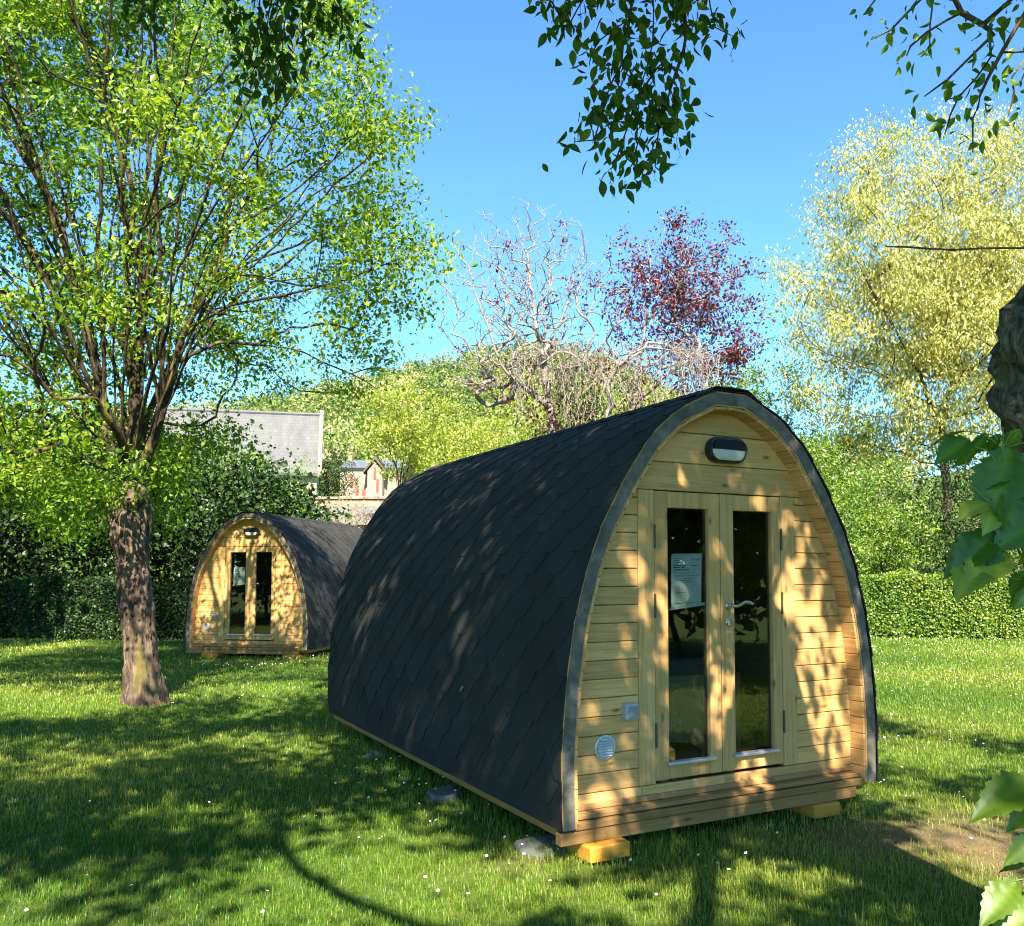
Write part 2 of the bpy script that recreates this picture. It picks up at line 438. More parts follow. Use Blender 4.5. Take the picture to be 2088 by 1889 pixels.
def shingle_mat():
    m, ns, ls = nmat('bitumen shingles')
    v = mapping(ns, ls, (1, 1, 1)); gr = noise(ns, ls, 420, 2, v); st = noise(ns, ls, 2.2, 4, v)
    base = mix(ns, ls, attr(ns, 'rnd').outputs['Fac'], (.009, .0087, .0081), (.025, .024, .0225))
    c = mix(ns, ls, math_(ns, ls, 'MULTIPLY', gr.outputs['Fac'], .6), base, (.085, .081, .075))
    rs = ramp(ns, [(.52, (0, 0, 0)), (.75, (.35, .35, .35))]); ls.new(st.outputs['Fac'], rs.inputs[0])
    c = mix(ns, ls, rs.outputs[0], c, (.07, .067, .06))
    p = principled(ns, ls, c, .88, .08, nrm=bump(ns, ls, gr.outputs['Fac'], .4, .002)); finish(ns, ls, p.outputs[0]); return m
M['shingle'] = shingle_mat()
def felt_mat():
    m, ns, ls = nmat('weathered edge membrane')
    v = mapping(ns, ls, (1, 1, 1)); n = noise(ns, ls, 7, 5, v, .6, .8); n2 = noise(ns, ls, 60, 3, v)
    r = ramp(ns, [(.3, (.07, .06, .045)), (.5, (.135, .117, .09)), (.7, (.26, .23, .18))]); ls.new(n.outputs['Fac'], r.inputs[0])
    h = math_(ns, ls, 'ADD', n.outputs['Fac'], math_(ns, ls, 'MULTIPLY', n2.outputs['Fac'], .2))
    p = principled(ns, ls, r.outputs[0], .6, .45, nrm=bump(ns, ls, h, .5, .015)); finish(ns, ls, p.outputs[0]); return m
M['felt'] = felt_mat()

# ------------------------------------------------------------------ the ground: lawn, rising to a wooded hill
def sstep(a, b, x):
    t = np.clip((x - a) / (b - a), 0, 1); return t * t * (3 - 2 * t)
def height(x, y):
    x = np.asarray(x, float); y = np.asarray(y, float)
    z = sstep(27, 55, y) * 3.6 + sstep(50, 112, y) * 5.5
    side = (.55 + .45 * sstep(-120, -35, x)) * (1 - .55 * sstep(-5, 75, x))
    z = z + sstep(100, 262, y) * 47 * side + sstep(120, 240, y) * 5 * np.sin(x * .045 + 1.0)
    return z + .018 * np.sin(x * .9 + 1.3) * np.sin(y * .7)
def dirt(x, y):
    """bare, trodden patches of the lawn, 0..1"""
    def blob(cx, cy_, rx, ry): return np.exp(-(((x - cx) / rx) ** 2 + ((y - cy_) / ry) ** 2))
    d = 1.2 * blob(2.55, 5.4, .95, .36) + 1.1 * blob(2.75, 4.85, .5, .25) + .7 * blob(-.13, 4.95, .22, .1) + .55 * blob(3.4, 5.9, .5, .3)
    d = d + .35 * blob(-2.2, 9.0, .8, .35) + .3 * blob(-1.3, 8.2, .5, .25)
    return np.clip(d, 0, 1)

def build_ground():
    xs = np.concatenate([np.linspace(-400, -40, 25)[:-1], np.linspace(-40, 40, 161), np.linspace(40, 400, 25)[1:]])
    ys = np.concatenate([np.linspace(-200, -10, 16)[:-1], np.linspace(-10, 30, 121), np.linspace(30, 300, 91)[1:], np.linspace(300, 900, 13)[1:]])
    X, Y = np.meshgrid(xs, ys); Z = height(X, Y)
    n, m = X.shape; i = np.arange(n - 1)[:, None] * m; k = np.arange(m - 1)[None]
    F = np.stack([i + k, i + k + 1, i + m + k + 1, i + m + k], -1).reshape(-1, 4)
    mt, ns, ls = nmat('lawn soil')
    v = mapping(ns, ls, (1, 1, 1)); a = noise(ns, ls, .55, 4, v); b = noise(ns, ls, 9, 5, v); c = noise(ns, ls, 120, 3, v)
    r = ramp(ns, [(.3, (.035, .065, .010)), (.5, (.065, .105, .016)), (.7, (.11, .14, .028))]); ls.new(b.outputs['Fac'], r.inputs[0])
    col = mix(ns, ls, math_(ns, ls, 'MULTIPLY', a.outputs['Fac'], .4), r.outputs[0], (.11, .115, .03))
    soil = ramp(ns, [(.3, (.11, .07, .036)), (.6, (.21, .145, .08)), (.8, (.30, .22, .13))]); ls.new(c.outputs['Fac'], soil.inputs[0])
    tf = math_(ns, ls, 'MULTIPLY', attr(ns, 'tone').outputs['Fac'], math_(ns, ls, 'MULTIPLY', b.outputs['Fac'], 1.9)); tf.node.use_clamp = True
    col = mix(ns, ls, tf, col, soil.outputs[0])
    p = principled(ns, ls, col, .95, .1, nrm=bump(ns, ls, c.outputs['Fac'], .8, .02)); finish(ns, ls, p.outputs[0])
    o = np_mesh('ground', np.stack([X, Y, Z], -1).reshape(-1, 3), [F], mt, smooth=True, tone=dirt(X, Y).ravel())
    tag(o, 'mown lawn running back to the hedge and the hill', None, None, 'structure')
build_ground()

P1, YAW1, ZB1 = (1.225, 5.4725), 0.497, .19
P2, YAW2, ZB2 = (-5.4366, 16.4816), -0.1942, .18
def in_pod(x, y, P, yaw, m=0.0):
    dx, dy = x - P[0], y - P[1]; c, s = math.cos(yaw), math.sin(yaw)
    u = c * dx + s * dy; v = -s * dx + c * dy
    return (np.abs(u) < 1.05 + m) & (v > .12 - m) & (v < 4.6 + m)

def build_grass():
    rg = np.random.default_rng(3)
    Vs, Fs, Rs, Ts = [], [], [], []; b = 0
    #        y0   y1   density  h    w     
    zones = [(2.6, 5.5, 6500, .047, .0034), (5.5, 8, 3800, .047, .0048), (8, 12, 1900, .05, .007), (12, 17, 800, .054, .011), (17, 23.2, 420, .058, .017)]
    for zi, (y0, y1, dens, h, w) in enumerate(zones + [(1.0, 5.6, 700, .056, .010)]):
        side = zi == len(zones); xl, xr = (2.6, 9.5) if side else (-.72 * y1 - .8, .64 * y1 + .8)
        n = int((xr - xl) * (y1 - y0) * dens)
        x = rg.uniform(xl, xr, n); y = rg.uniform(y0, y1, n)
        keep = (((x > -.70 * y - .8) & (x < .62 * y + .8)) != side) & ~in_pod(x, y, P1, YAW1, -.25) & ~in_pod(x, y, P2, YAW2, -.25)
        # tufts: a slow wave of thick and thin growth
        cl = .5 + .5 * np.sin(x * 5.1 + 2 * np.sin(y * 3.3)) * np.sin(y * 4.7 + 2 * np.sin(x * 2.9))
        keep &= rg.random(n) > .45 * (1 - cl)
        dd = dirt(x, y); keep &= rg.random(n) > dd * .88
        x, y, cl, dd = x[keep], y[keep], cl[keep], dd[keep]; n = len(x)
        rim = 1 + .55 * (in_pod(x, y, P1, YAW1, .22) | in_pod(x, y, P2, YAW2, .25))
        z = height(x, y) - .004
        ang = rg.uniform(0, 2 * math.pi, n); lean = np.abs(rg.normal(.45, .3, n))
        hh = h * (.55 + .75 * cl * rg.random(n) + .3 * rg.random(n)) * (1 + .9 * (rg.random(n) > .965)) * rim
        ww = w * rg.uniform(.6, 1.3, n)
        dx, dy = np.cos(ang), np.sin(ang); px, py = -dy, dx
        base = np.stack([x, y, z], 1); d2 = np.stack([dx, dy, 0 * dx], 1); s2 = np.stack([px, py, 0 * px], 1)
        up = np.array([0, 0, 1.])
        p0 = base; p1 = base + up * (hh * .55)[:, None] + d2 * (hh * lean * .25)[:, None]
        p2 = base + up * (hh * (1 - .25 * lean.clip(0, 1.4)))[:, None] + d2 * (hh * lean * .85)[:, None]
        W = (ww * .5)[:, None]
        V = np.stack([p0 - s2 * W, p0 + s2 * W, p1 - s2 * W * .85, p1 + s2 * W * .85, p2], 1).reshape(-1, 3)
        k = np.arange(n)[:, None] * 5 + b
        F = np.concatenate([k + np.array([[0, 1, 3]]), k + np.array([[0, 3, 2]]), k + np.array([[2, 3, 4]])], 0)
        Vs.append(V); Fs.append(F); b += len(V)
        mac = .5 + .28 * np.sin(x * .9 + 1.7 * np.sin(y * .6)) + .25 * np.sin(y * 1.3 + x * .4) + rg.normal(0, .12, n)
        Rs.append(np.repeat(rg.random(n), 5)); Ts.append(np.repeat(np.clip(mac + dd * .7, 0, 1), 5))
    m = leaf_mat('grass blades', (.042, .135, .008), (.15, .265, .015), (.35, .37, .065), .42, .04, .55)
    o = np_mesh('grass', np.concatenate(Vs), [np.concatenate(Fs)], m, None, np.concatenate(Rs), False, np.concatenate(Ts))
    tag(o, 'short green lawn grass in sun and dappled shade', None, None, 'stuff')
build_grass()

def build_daisies():
    rg = np.random.default_rng(8); pts = []
    spots = [(.6, 4.5, .5, .35, 12), (-.3, 4.3, .6, .3, 14), (-.6, 5.6, .35, .35, 22), (-.9, 6.5, .3, .45, 34), (1.1, 4.9, .35, .2, 12), (-1.6, 4.1, .5, .25, 9), (-1.35, 7.0, .2, .25, 28), (.15, 6.0, .25, .25, 10),
             (2.6, 6.3, .7, .6, 46), (3.5, 8.5, 1.0, 1.2, 60), (5.5, 13, 1.8, 2.0, 110), (8.2, 18, 3.0, 1.8, 260), (8, 20.3, 4.0, .6, 260),
             (-5.0, 14.8, .45, .14, 60), (-3.9, 11.0, .45, .2, 40), (-4.7, 15.9, 1.2, .3, 40), (-7.5, 20.2, 2.4, .2, 80), (-3, 5, 2.0, 1.0, 18)]
    for (x, y, sx, sy, n) in spots:
        n = n if y > 12 else int(n * .62)
        pts.append(np.stack([rg.normal(x, sx, n), rg.normal(y, sy, n)], 1))
    P = np.concatenate(pts); P = P[~in_pod(P[:, 0], P[:, 1], P1, YAW1, .02) & ~in_pod(P[:, 0], P[:, 1], P2, YAW2, .02)]
    Vs, Fs, R, b = [], [], [], 0
    for (x, y) in P:
        h = rg.uniform(.055, .10); r = rg.uniform(.0065, .0095) * (1 + .022 * max(0, y - 6)); z = float(height(x, y))
        n = 9; tilt = rg.normal(0, .35, 2) + np.array([0, -.25]); N = unit(np.array([tilt[0], tilt[1], 1.0])); A = unit(np.cross(N, [0, 1, .2])); B = np.cross(N, A)
        c = np.array([x, y, z + h])
        ring = [c + r * (math.cos(2 * math.pi * k / n) * A + math.sin(2 * math.pi * k / n) * B) + N * r * .12 for k in range(n)]
        rin = [c + N * .002 + r * .38 * (math.cos(2 * math.pi * k / n) * A + math.sin(2 * math.pi * k / n) * B) for k in range(n)]
        st = [np.array([x - .0012, y, z]), np.array([x + .0012, y, z]), c + A * .0012 - N * .001, c - A * .0012 - N * .001]
        V = ring + rin + [c + N * r * .3] + st; q = 2 * n
        F = [(k, (k + 1) % n, n + (k + 1) % n) for k in range(n)] + [(k, n + (k + 1) % n, n + k) for k in range(n)]
        F += [(n + k, n + (k + 1) % n, q) for k in range(n)] + [(q + 1, q + 2, q + 3), (q + 1, q + 3, q + 4)]
        Vs += V; Fs.append(np.array(F) + b); b += len(V)
        R += [.9] * n + [.5] * n + [.5] + [.05] * 4
        R[-(n + 5):-4] = [.5] * (n + 1)
    m, ns, ls = nmat('daisy')
    r = ramp(ns, [(.2, (.06, .12, .02)), (.3, (.75, .5, .03)), (.55, (.75, .5, .03)), (.62, (.82, .82, .80))]); ls.new(attr(ns, 'rnd').outputs['Fac'], r.inputs[0])
    p = principled(ns, ls, r.outputs[0], .8, .2); finish(ns, ls, p.outputs[0])
    o = np_mesh('daisies', np.array(Vs), [np.concatenate(Fs)], m, None, R)
    tag(o, 'tiny white daisies scattered through the lawn', None, None, 'stuff')
build_daisies()

# ------------------------------------------------------------------ the camping pods
PROF = [(1.236, 0.0), (1.243, .40), (1.212, .80), (1.158, 1.145), (1.074, 1.445), (.975, 1.69), (.815, 1.97), (.626, 2.235), (.418, 2.413), (.132, 2.548)]
RH = np.array([(a, z) for a, z in PROF] + [(-a, z) for a, z in PROF[::-1]])      # right base -> apex -> left base
def offset_poly(P, d):
    """inward offset of the open arch (right base -> left base); the base ends stay level"""
    T = np.diff(P, axis=0); T /= np.linalg.norm(T, axis=1, keepdims=True)
    N = np.stack([-T[:, 1], T[:, 0]], 1)          # inward (to the left of travel)
    out = []
    for i in range(len(P)):
        if i == 0: out.append(P[0] + N[0] / abs(N[0][0]) * d)
        elif i == len(P) - 1: out.append(P[-1] + N[-1] / abs(N[-1][0]) * d)
        else:
            b = N[i - 1] + N[i]; b /= np.linalg.norm(b); out.append(P[i] + b * d / (b @ N[i]))
    out = np.array(out); out[0][1] = P[0][1]; out[-1][1] = P[-1][1]; return out
OUT0 = RH
POD_L, REC = 4.72, .12
SHELL_T = .092
INN = offset_poly(RH, SHELL_T)
def arch_x(z, P=INN):
    """half width of the arch at height z"""
    h = len(P) // 2; zz = P[:h, 1]; xx = P[:h, 0]
    return float(np.interp(z, zz, xx)) if z <= zz[-1] else 0.0
def ring(mb, A, B, y0, y1, r=None):
    """band between two arches, extruded from y0 to y1"""
    n = len(A); vs = [(x, y, z) for (y, P) in ((y0, A), (y0, B), (y1, A), (y1, B)) for x, z in P]
    a0, b0, a1, b1 = 0, n, 2 * n, 3 * n; fs = []
    for i in range(n - 1):
        fs += [(a0 + i, a0 + i + 1, b0 + i + 1, b0 + i), (a1 + i + 1, a1 + i, b1 + i, b1 + i + 1),
               (a0 + i + 1, a0 + i, a1 + i, a1 + i + 1), (b0 + i, b0 + i + 1, b1 + i + 1, b1 + i)]
    fs += [(a0, b0, b1, a1), (b0 + n - 1, a0 + n - 1, a1 + n - 1, b1 + n - 1)]
    mb.add(vs, fs, r)

def build_pod():
    root = empty('camping_pod', (P1[0], P1[1], 0), YAW1)
    Z = ZB1
    def part(mb, name, mat, parent=root, **k):
        o = mb.build(name, mat, parent, **k)
        if parent is root: o.location = (0, 0, Z)
        return o
    # --- shell: arched wooden box, felt strip on its front edge, inner boards
    s = MB(); ring(s, OUT0, INN, 0.0, POD_L, .5); part(s, 'arched_shell', M['pine_d'], bevel=.003)
    s = MB(); ring(s, offset_poly(RH, .011), offset_poly(RH, .082), -.006, -.001, .5)
    part(s, 'edge_strip', M['felt'])
    s = MB(); I2 = offset_poly(RH, SHELL_T + .018)
    for side in (1, -1):                                       # lining boards of the porch, laid lengthwise
        d = np.concatenate([[0], np.cumsum(np.linalg.norm(np.diff(INN, axis=0), axis=1))]); Lh = d[-1] / 2
        q = np.arange(0, Lh - .02, .1085)
        for a in q:
            b = min(a + .1045, Lh)
            if b - a < .02: continue
            pa, pb = [np.array([np.interp(t, d, INN[:, k]) for k in (0, 1)]) for t in (a, b)]
            qa, qb = [np.array([np.interp(t, d, I2[:, k]) for k in (0, 1)]) for t in (a, b)]
            mx = lambda p: (p[0] * side, p[1])
            poly = [mx(pa), mx(pb), mx(qb), mx(qa)]
            s.prism(poly if side > 0 else poly[::-1], .004, REC + .05)
    part(s, 'porch_lining', M['pine_d'], bevel=.003)
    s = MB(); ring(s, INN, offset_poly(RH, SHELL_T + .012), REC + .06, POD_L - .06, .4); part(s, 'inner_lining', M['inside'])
    # --- shingles
    vs, fs, rr = [], [], []
    d = np.concatenate([[0], np.cumsum(np.linalg.norm(np.diff(RH, axis=0), axis=1))]); Lt = d[-1]; Lh = Lt / 2
    def surf(sv, off):
        x, z = np.interp(sv, d, RH[:, 0]), np.interp(sv, d, RH[:, 1])
        x2, z2 = np.interp(sv + .01, d, RH[:, 0]), np.interp(sv + .01, d, RH[:, 1]); x1, z1 = np.interp(sv - .01, d, RH[:, 0]), np.interp(sv - .01, d, RH[:, 1])
        t = np.array([x2 - x1, z2 - z1]); t /= np.linalg.norm(t) + 1e-9
        return x + t[1] * off, z - t[0] * off
    e, pitch, y0, y1 = .143, .333, -.012, POD_L + .01
    rows = int(Lh / e)
    for side in (1, -1):
        for i in range(rows + 1):
            sb = i * e - .012; sn = sb + e * .93; st = min(sb + 2.0 * e, Lh + .03)
            sn = min(sn, Lh + .02)
            k0 = -1 if i % 2 else -.5
            v = y0 + k0 * pitch
            while v < y1:
                g = pitch * .33; j = random.uniform(-.006, .006); js = random.uniform(-.005, .005)
                lo = sb + js if i else sb
                pts = [(st, v + .003), (st, v + pitch - .003), (sn, v + pitch - .003), (lo, v + pitch - g + j), (lo, v + g + j), (sn, v + .003)]
                if i == 0: pts = [(st, v + .002), (st, v + pitch - .002), (sn, v + pitch - .002), (lo, v + pitch - .002), (lo, v + .002), (sn, v + .002)]
                pts = [(a, min(max(b, y0), y1)) for a, b in pts]
                v += pitch
                if pts[1][1] - pts[0][1] < .02: continue
                offs = [.004, .004, .012, .017, .017, .012]
                base = len(vs)
                for (a, b), o in zip(pts, offs):
                    x, z = surf(a if side > 0 else a, o); vs.append((x * side, b, z))
                for (a, b), o in zip(pts, offs):
                    x, z = surf(a, o - .008 if o > .005 else o - .003); vs.append((x * side, b, z))
                f1 = [(0, 1, 2, 5), (5, 2, 3, 4)]
                f2 = [(n, (n + 1) % 6, (n + 1) % 6 + 6, n + 6) for n in range(1, 6)]
                ff = [tuple(q + base for q in f) for f in f1 + f2]
                fs += ff if side > 0 else [f[::-1] for f in ff]
                rr += [random.random()] * 12
    me = bpy.data.meshes.new('roof_shingles'); me.from_pydata(vs, [], fs)
    a = me.attributes.new('rnd', 'FLOAT', 'POINT'); a.data.foreach_set('value', np.array(rr, np.float32)); me.update()
    o = link('roof_shingles', me, M['shingle'], root); o.location = (0, 0, Z)
    # ridge caps and the felt under the shingles
    s = MB(); ring(s, offset_poly(RH, -.003), RH, .002, POD_L + .004, .3); part(s, 'roof_felt', M['shingle'])
    s = MB(); v = -.014
    while v < POD_L:
        x0, z0 = .20, 2.528
        w = [(x0, z0), (.132, 2.570), (0, 2.575), (-.132, 2.570), (-x0, z0)]
        vv = [(x, v, z + .006) for x, z in w] + [(x, v + .25, z - .002) for x, z in w] + [(x, v, z - .002) for x, z in w]
        s.add(vv, [(i, i + 1, i + 6, i + 5) for i in range(4)] + [(i + 1, i, i + 10, i + 11) for i in range(4)]); v += .16
    part(s, 'ridge_cap', M['shingle'])
    # --- front wall of boards, set back in the porch
    y0, y1 = REC, REC + .022; s = MB(); G = .0022
    def board(xa, xb, z0, z1, left_arch=False, right_arch=False, y=y0):
        zs = [z0 + G, (z0 + z1) / 2, z1 - G]
        L = [(-arch_x(z) - .004, z) if left_arch else (xa, z) for z in zs]
        Rr = [(arch_x(z) + .004, z) if right_arch else (xb, z) for z in zs]
        poly = Rr + L[::-1]
        s.prism(poly[::1], y, y1)
    zb = [.15 + .1075 * k for k in range(18)]
    for k in range(len(zb) - 1):
        z0, z1 = zb[k], min(zb[k + 1], 1.921)
        if z0 > 1.9: break
        board(None, -.637, z0, z1, left_arch=True); board(.637, None, z0, z1, right_arch=True)
    for z0, z1 in ((1.921, 2.098), (2.098, 2.291), (2.291, 2.47)):
        poly = []
        zs = np.linspace(z0 + G, z1 - G, 5)
        R_ = [(max(arch_x(z), .03) + .004, z) for z in zs]; poly = R_ + [(-x, z) for x, z in R_[::-1]]
        s.prism(poly, y0, y1)
    # two low courses with butt joints
    for z0, z1, cuts in ((.05, .15, [-1.15, -.62, .02, 1.15]), ):
        for a, b in zip(cuts[:-1], cuts[1:]): board(a + .001, b - .001, z0, z1)
    part(s, 'front_wall', M['pine_h'], bevel=.0035)
    s = MB(); s.prism([(x, z) for x, z in zip([-1.1, 1.1, 1.1, .6, -.6, -1.1], [.03, .03, 1.2, 2.2, 2.2, 1.2])], REC + .0225, REC + .026, .1)
    # dark backing strips behind the board joints, door opening left free
    s = MB()
    for x0, x1 in ((-1.08, -.60), (.60, 1.08)): s.box(x0, x1, REC + .0225, REC + .045, .04, 1.2, .5)
    for x0, x1 in ((-.85, -.60), (.60, .85)): s.box(x0, x1, REC + .0225, REC + .045, 1.2, 1.75, .5)
    s.box(-.6, .6, REC + .0225, REC + .045, 1.925, 2.2, .5); s.box(-.6, .6, REC + .0225, REC + .045, .04, .145, .5)
    part(s, 'wall_backing', M['inside'])
    # --- base: reddish plinth board, threshold board, beams
    s = MB(); s.box(-1.143, 1.143, .03, REC - .002, .036, .062, .3); s.box(-1.143, 1.143, REC - .022, REC - .001, .064, .098, .6)
    part(s, 'plinth_board', M['cedar'], bevel=.004)
    s = MB(); s.box(-1.141, 1.141, .004, .06, -.012, .031, .35); part(s, 'threshold_board', M['beam'], bevel=.004)
    s = MB(); s.box(-1.234, 1.058, .012, .075, -.088, -.016, .7); part(s, 'front_beam', M['beam'], bevel=.004)
    for sx in (-1, 1):
        s = MB(); s.box(sx * 1.125 - .075, sx * 1.125 + .075, .08, POD_L - .02, -.062, -.002, .4); part(s, 'side_beam', M['beam_y'], bevel=.004)
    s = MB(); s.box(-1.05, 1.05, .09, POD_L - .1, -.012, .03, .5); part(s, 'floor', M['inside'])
    # --- rear wall
    s = MB(); z = .0
    while z < 2.42:
        z2 = min(z + .12, 2.45); s.prism([(arch_x(z) , z + .001), (arch_x(z2 - .002), z2 - .001), (-arch_x(z2 - .002), z2 - .001), (-arch_x(z), z + .001)], POD_L - .08, POD_L - .05); z += .12
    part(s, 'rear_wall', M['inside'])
    # --- door frame and leaves
    for sx in (-1, 1):
        s = MB(); s.box(min(sx * .517, sx * .636), max(sx * .517, sx * .636), REC - .006, REC + .07, .152, 1.919); part(s, 'door_jamb', M['pine_v'], bevel=.004)
    for sx, (x0, x1, g0, g1) in ((-1, (-.514, -.003, -.413, -.092)), (1, (.003, .514, .110, .438))):
        yb, yf = REC + .052, REC - .002; zt, zbm = 1.916, .168; ga, gb = .267, 1.815
        s = MB()
        s.box(x0, g0, yf, yb, zbm, zt); s.box(g1, x1, yf, yb, zbm, zt)
        s.box(g0 + .0005, g1 - .0005, yf + .001, yb - .001, gb, zt - .001); s.box(g0 + .0005, g1 - .0005, yf + .001, yb - .001, zbm + .001, ga)
        door = part(s, 'door', M['pine_v'], bevel=.005, seg=2)
        s = MB(); s.box(g0 - .012, g1 + .012, REC + .026, REC + .032, ga - .012, gb + .012); part(s, 'glass_pane', M['glass'], door)
        s = MB(); t = .010
        for (a, b, c, d_) in ((g0, g0 + t, ga, gb), (g1 - t, g1, ga, gb), (g0 + t, g1 - t, gb - t, gb)): s.box(a, b, REC + .0335, REC + .045, c, d_)
        part(s, 'glazing_seal', M['black_plastic'], door)
        s = MB(); s.prism([(g0 - .022, ga - .012), (g1 + .022, ga - .012), (g1 + .022, ga + .012), (g0 - .022, ga + .012)], REC - .030, REC - .003)
        s.v = [(x, y, z - (.008 if y < REC - .02 and z > ga else 0)) for x, y, z in s.v]
        part(s, 'drip_rail', M['alu'], door, bevel=.002)
        hx = x0 - .0015 if sx < 0 else x1 + .0015
        for hz in (1.635, 1.215, .44):
            s = MB(); s.tube([(hx, REC - .008, hz - .072), (hx, REC - .008, hz + .072)], .0075, 10)
            part(s, 'hinge', M['hinge'], door, smooth=False)
        if sx > 0:
            s = MB(); s.lathe([(.026, 0), (.026, -.007), (.022, -.010)], (.060, REC - .003, 1.205), n=24); s.tube([(.060, REC - .012, 1.205), (.060, REC - .05, 1.205)], .009, 10)
            h = part(s, 'handle', M['steel'], door, bevel=0)
            s = MB(); s.tube(catmull(np.array([(.060, REC - .050, 1.205), (.085, REC - .056, 1.203), (.115, REC - .058, 1.213), (.15, REC - .058, 1.228), (.185, REC - .058, 1.226), (.212, REC - .056, 1.214)]), .008), .0095, 12)
            part(s, 'lever', M['steel'], h, smooth=True)
            s = MB(); s.lathe([(.026, 0), (.026, -.006), (.022, -.009)], (.062, REC - .003, 1.100), n=24); s.box(.056, .068, REC - .022, REC - .012, 1.078, 1.112)
            part(s, 'lock', M['steel'], door)
    # --- bulkhead lamp, switch box, vent
    cx, cz = .036, 2.196
    s = MB(); s.lathe([(.082, 0), (.084, -.03), (.080, -.052), (.066, -.056), (.066, -.045)], (cx, REC - .002, cz), n=40, flat=.072)
    lamp = part(s, 'wall_lamp', M['black_plastic'], smooth=False)
    s = MB(); s.lathe([(.064, -.0455), (.062, -.058), (.052, -.066), (.03, -.070)], (cx, REC - .002, cz - .006), n=40, flat=.07); part(s, 'diffuser', M['diffuser'], lamp, smooth=True)
    s = MB(); n = 20                                               # half hood over the upper part of the lamp
    rim = [(cx + (.066 * math.cos(a)) + (.071 if math.cos(a) > 1e-6 else -.071 if math.cos(a) < -1e-6 else 0), cz - .002 + .066 * math.sin(a)) for a in np.linspace(0, math.pi, n)]
    s.prism(rim, REC - .079, REC - .058); part(s, 'hood', M['black_plastic'], lamp, bevel=.004, seg=2)
    s = MB(); s.box(-.757, -.668, REC - .050, REC - .001, .556, .648); box = part(s, 'switch_box', M['grey_plastic'], bevel=.007, seg=3)
    s = MB(); s.box(-.745, -.680, REC - .059, REC - .0505, .567, .633); part(s, 'cover', M['grey_cover'], box, bevel=.005, seg=2)
    c = (-.879, REC - .001, .402); s = MB(); s.lathe([(.071, 0), (.071, -.008), (.064, -.012), (.060, -.006), (.058, -.003)], c, n=40); vent = part(s, 'vent', M['vent'], smooth=False)
    s = MB()
    for k in range(7):
        z = -.045 + k * .015; w = math.sqrt(max(.058 ** 2 - z * z, .0004)) - .002
        s.add([(c[0] - w, c[1] - .005, c[2] + z + .006), (c[0] + w, c[1] - .005, c[2] + z + .006), (c[0] + w, c[1] - .015, c[2] + z - .004), (c[0] - w, c[1] - .015, c[2] + z - .004),
               (c[0] - w, c[1] - .004, c[2] + z + .004), (c[0] + w, c[1] - .004, c[2] + z + .004), (c[0] + w, c[1] - .0135, c[2] + z - .006), (c[0] - w, c[1] - .0135, c[2] + z - .006)],
              [(0, 3, 2, 1), (4, 5, 6, 7), (3, 7, 6, 2), (0, 1, 5, 4), (0, 4, 7, 3), (1, 2, 6, 5)])
    part(s, 'vent_slats', M['vent'], vent)
    return root

pod = build_pod()
tag(pod, 'large arched wooden camping pod with black shingle roof in the foreground, dappled by shade', 'camping pod', 'camping pods on the lawn')
pod2 = copy_tree(pod); pod2.location = (P2[0], P2[1], ZB2 - ZB1); pod2.rotation_euler = (0, 0, YAW2)
pod2['label'] = 'same kind of camping pod far back on the lawn, between tree trunk and near pod'

def pod_world(P, yaw, u, v, z, dz=0):
    c, s = math.cos(yaw), math.sin(yaw); return (P[0] + c * u - s * v, P[1] + s * u + c * v, z + dz)

def notice(P, yaw, zb, label):
    rt = empty('paper_notice', pod_world(P, yaw, -.238, REC + .036, zb + 1.20), yaw, label, 'notice', 'notices taped in the door panes')
    s = MB(); s.add([(-.124, 0, .0), (.110, .0, .014), (.117, -.001, .33), (-.120, .001, .325), (-.124, .001, 0), (.110, .001, .014), (.117, .0005, .33), (-.120, .0015, .325)],
                    [(0, 1, 2, 3), (7, 6, 5, 4), (0, 4, 5, 1), (3, 2, 6, 7), (1, 5, 6, 2), (0, 3, 7, 4)]); s.build('sheet', M['paper'], rt)
    s = MB()
    def ln(x0, x1, z, h=.0035): s.box(x0, x1, -.0026, -.0018, z, z + h, .5)
    for x0, x1, z in ((-.105, -.03, .300), (-.105, -.045, .288), (-.105, -.05, .276), (.03, .10, .299), (.03, .085, .258)): ln(x0, x1, z)
    for x0, x1, z in ((-.108, -.05, .258), (-.042, -.012, .258), (-.108, -.058, .244), (-.048, -.02, .244), (-.100, .012, .229)): ln(x0, x1, z, .007)
    for x0, x1, z in ((-.105, .02, .212), (-.105, .095, .194), (-.03, .07, .18), (-.06, .03, .166), (-.05, .06, .155), (-.075, -.03, .112), (-.075, -.015, .092), (-.06, -.04, .075), (-.06, -.045, .062), (-.10, .06, .025)): ln(x0, x1, z, .0028)
    s.build('printing', M['ink'], rt)
    s = MB(); s.box(-.112, .002, -.0012, -.0004, .02, .135, .5); s.build('slip', M['tape'], rt)
    s = MB(); s.add([(-.145, -.002, -.018), (.150, -.002, .012), (.14, -.002, .028), (-.13, -.002, .002), (-.145, -.0012, -.018), (.150, -.0012, .012), (.14, -.0012, .028), (-.13, -.0012, .002)],
                    [(0, 1, 2, 3), (7, 6, 5, 4), (0, 4, 5, 1), (3, 2, 6, 7), (1, 5, 6, 2), (0, 3, 7, 4)])
    s.build('tape', M['tape'], rt); s = MB()
    s.add([(-.118, -.002, .316), (.112, -.002, .322), (.13, -.002, .336), (-.11, -.002, .333), (-.118, -.0012, .316), (.112, -.0012, .322), (.13, -.0012, .336), (-.11, -.0012, .333)],
          [(0, 1, 2, 3), (7, 6, 5, 4), (0, 4, 5, 1), (3, 2, 6, 7), (1, 5, 6, 2), (0, 3, 7, 4)])
    s.build('tape', M['tape'], rt)
notice(P1, YAW1, ZB1, 'printed white notice taped inside the glass of the near pod door')
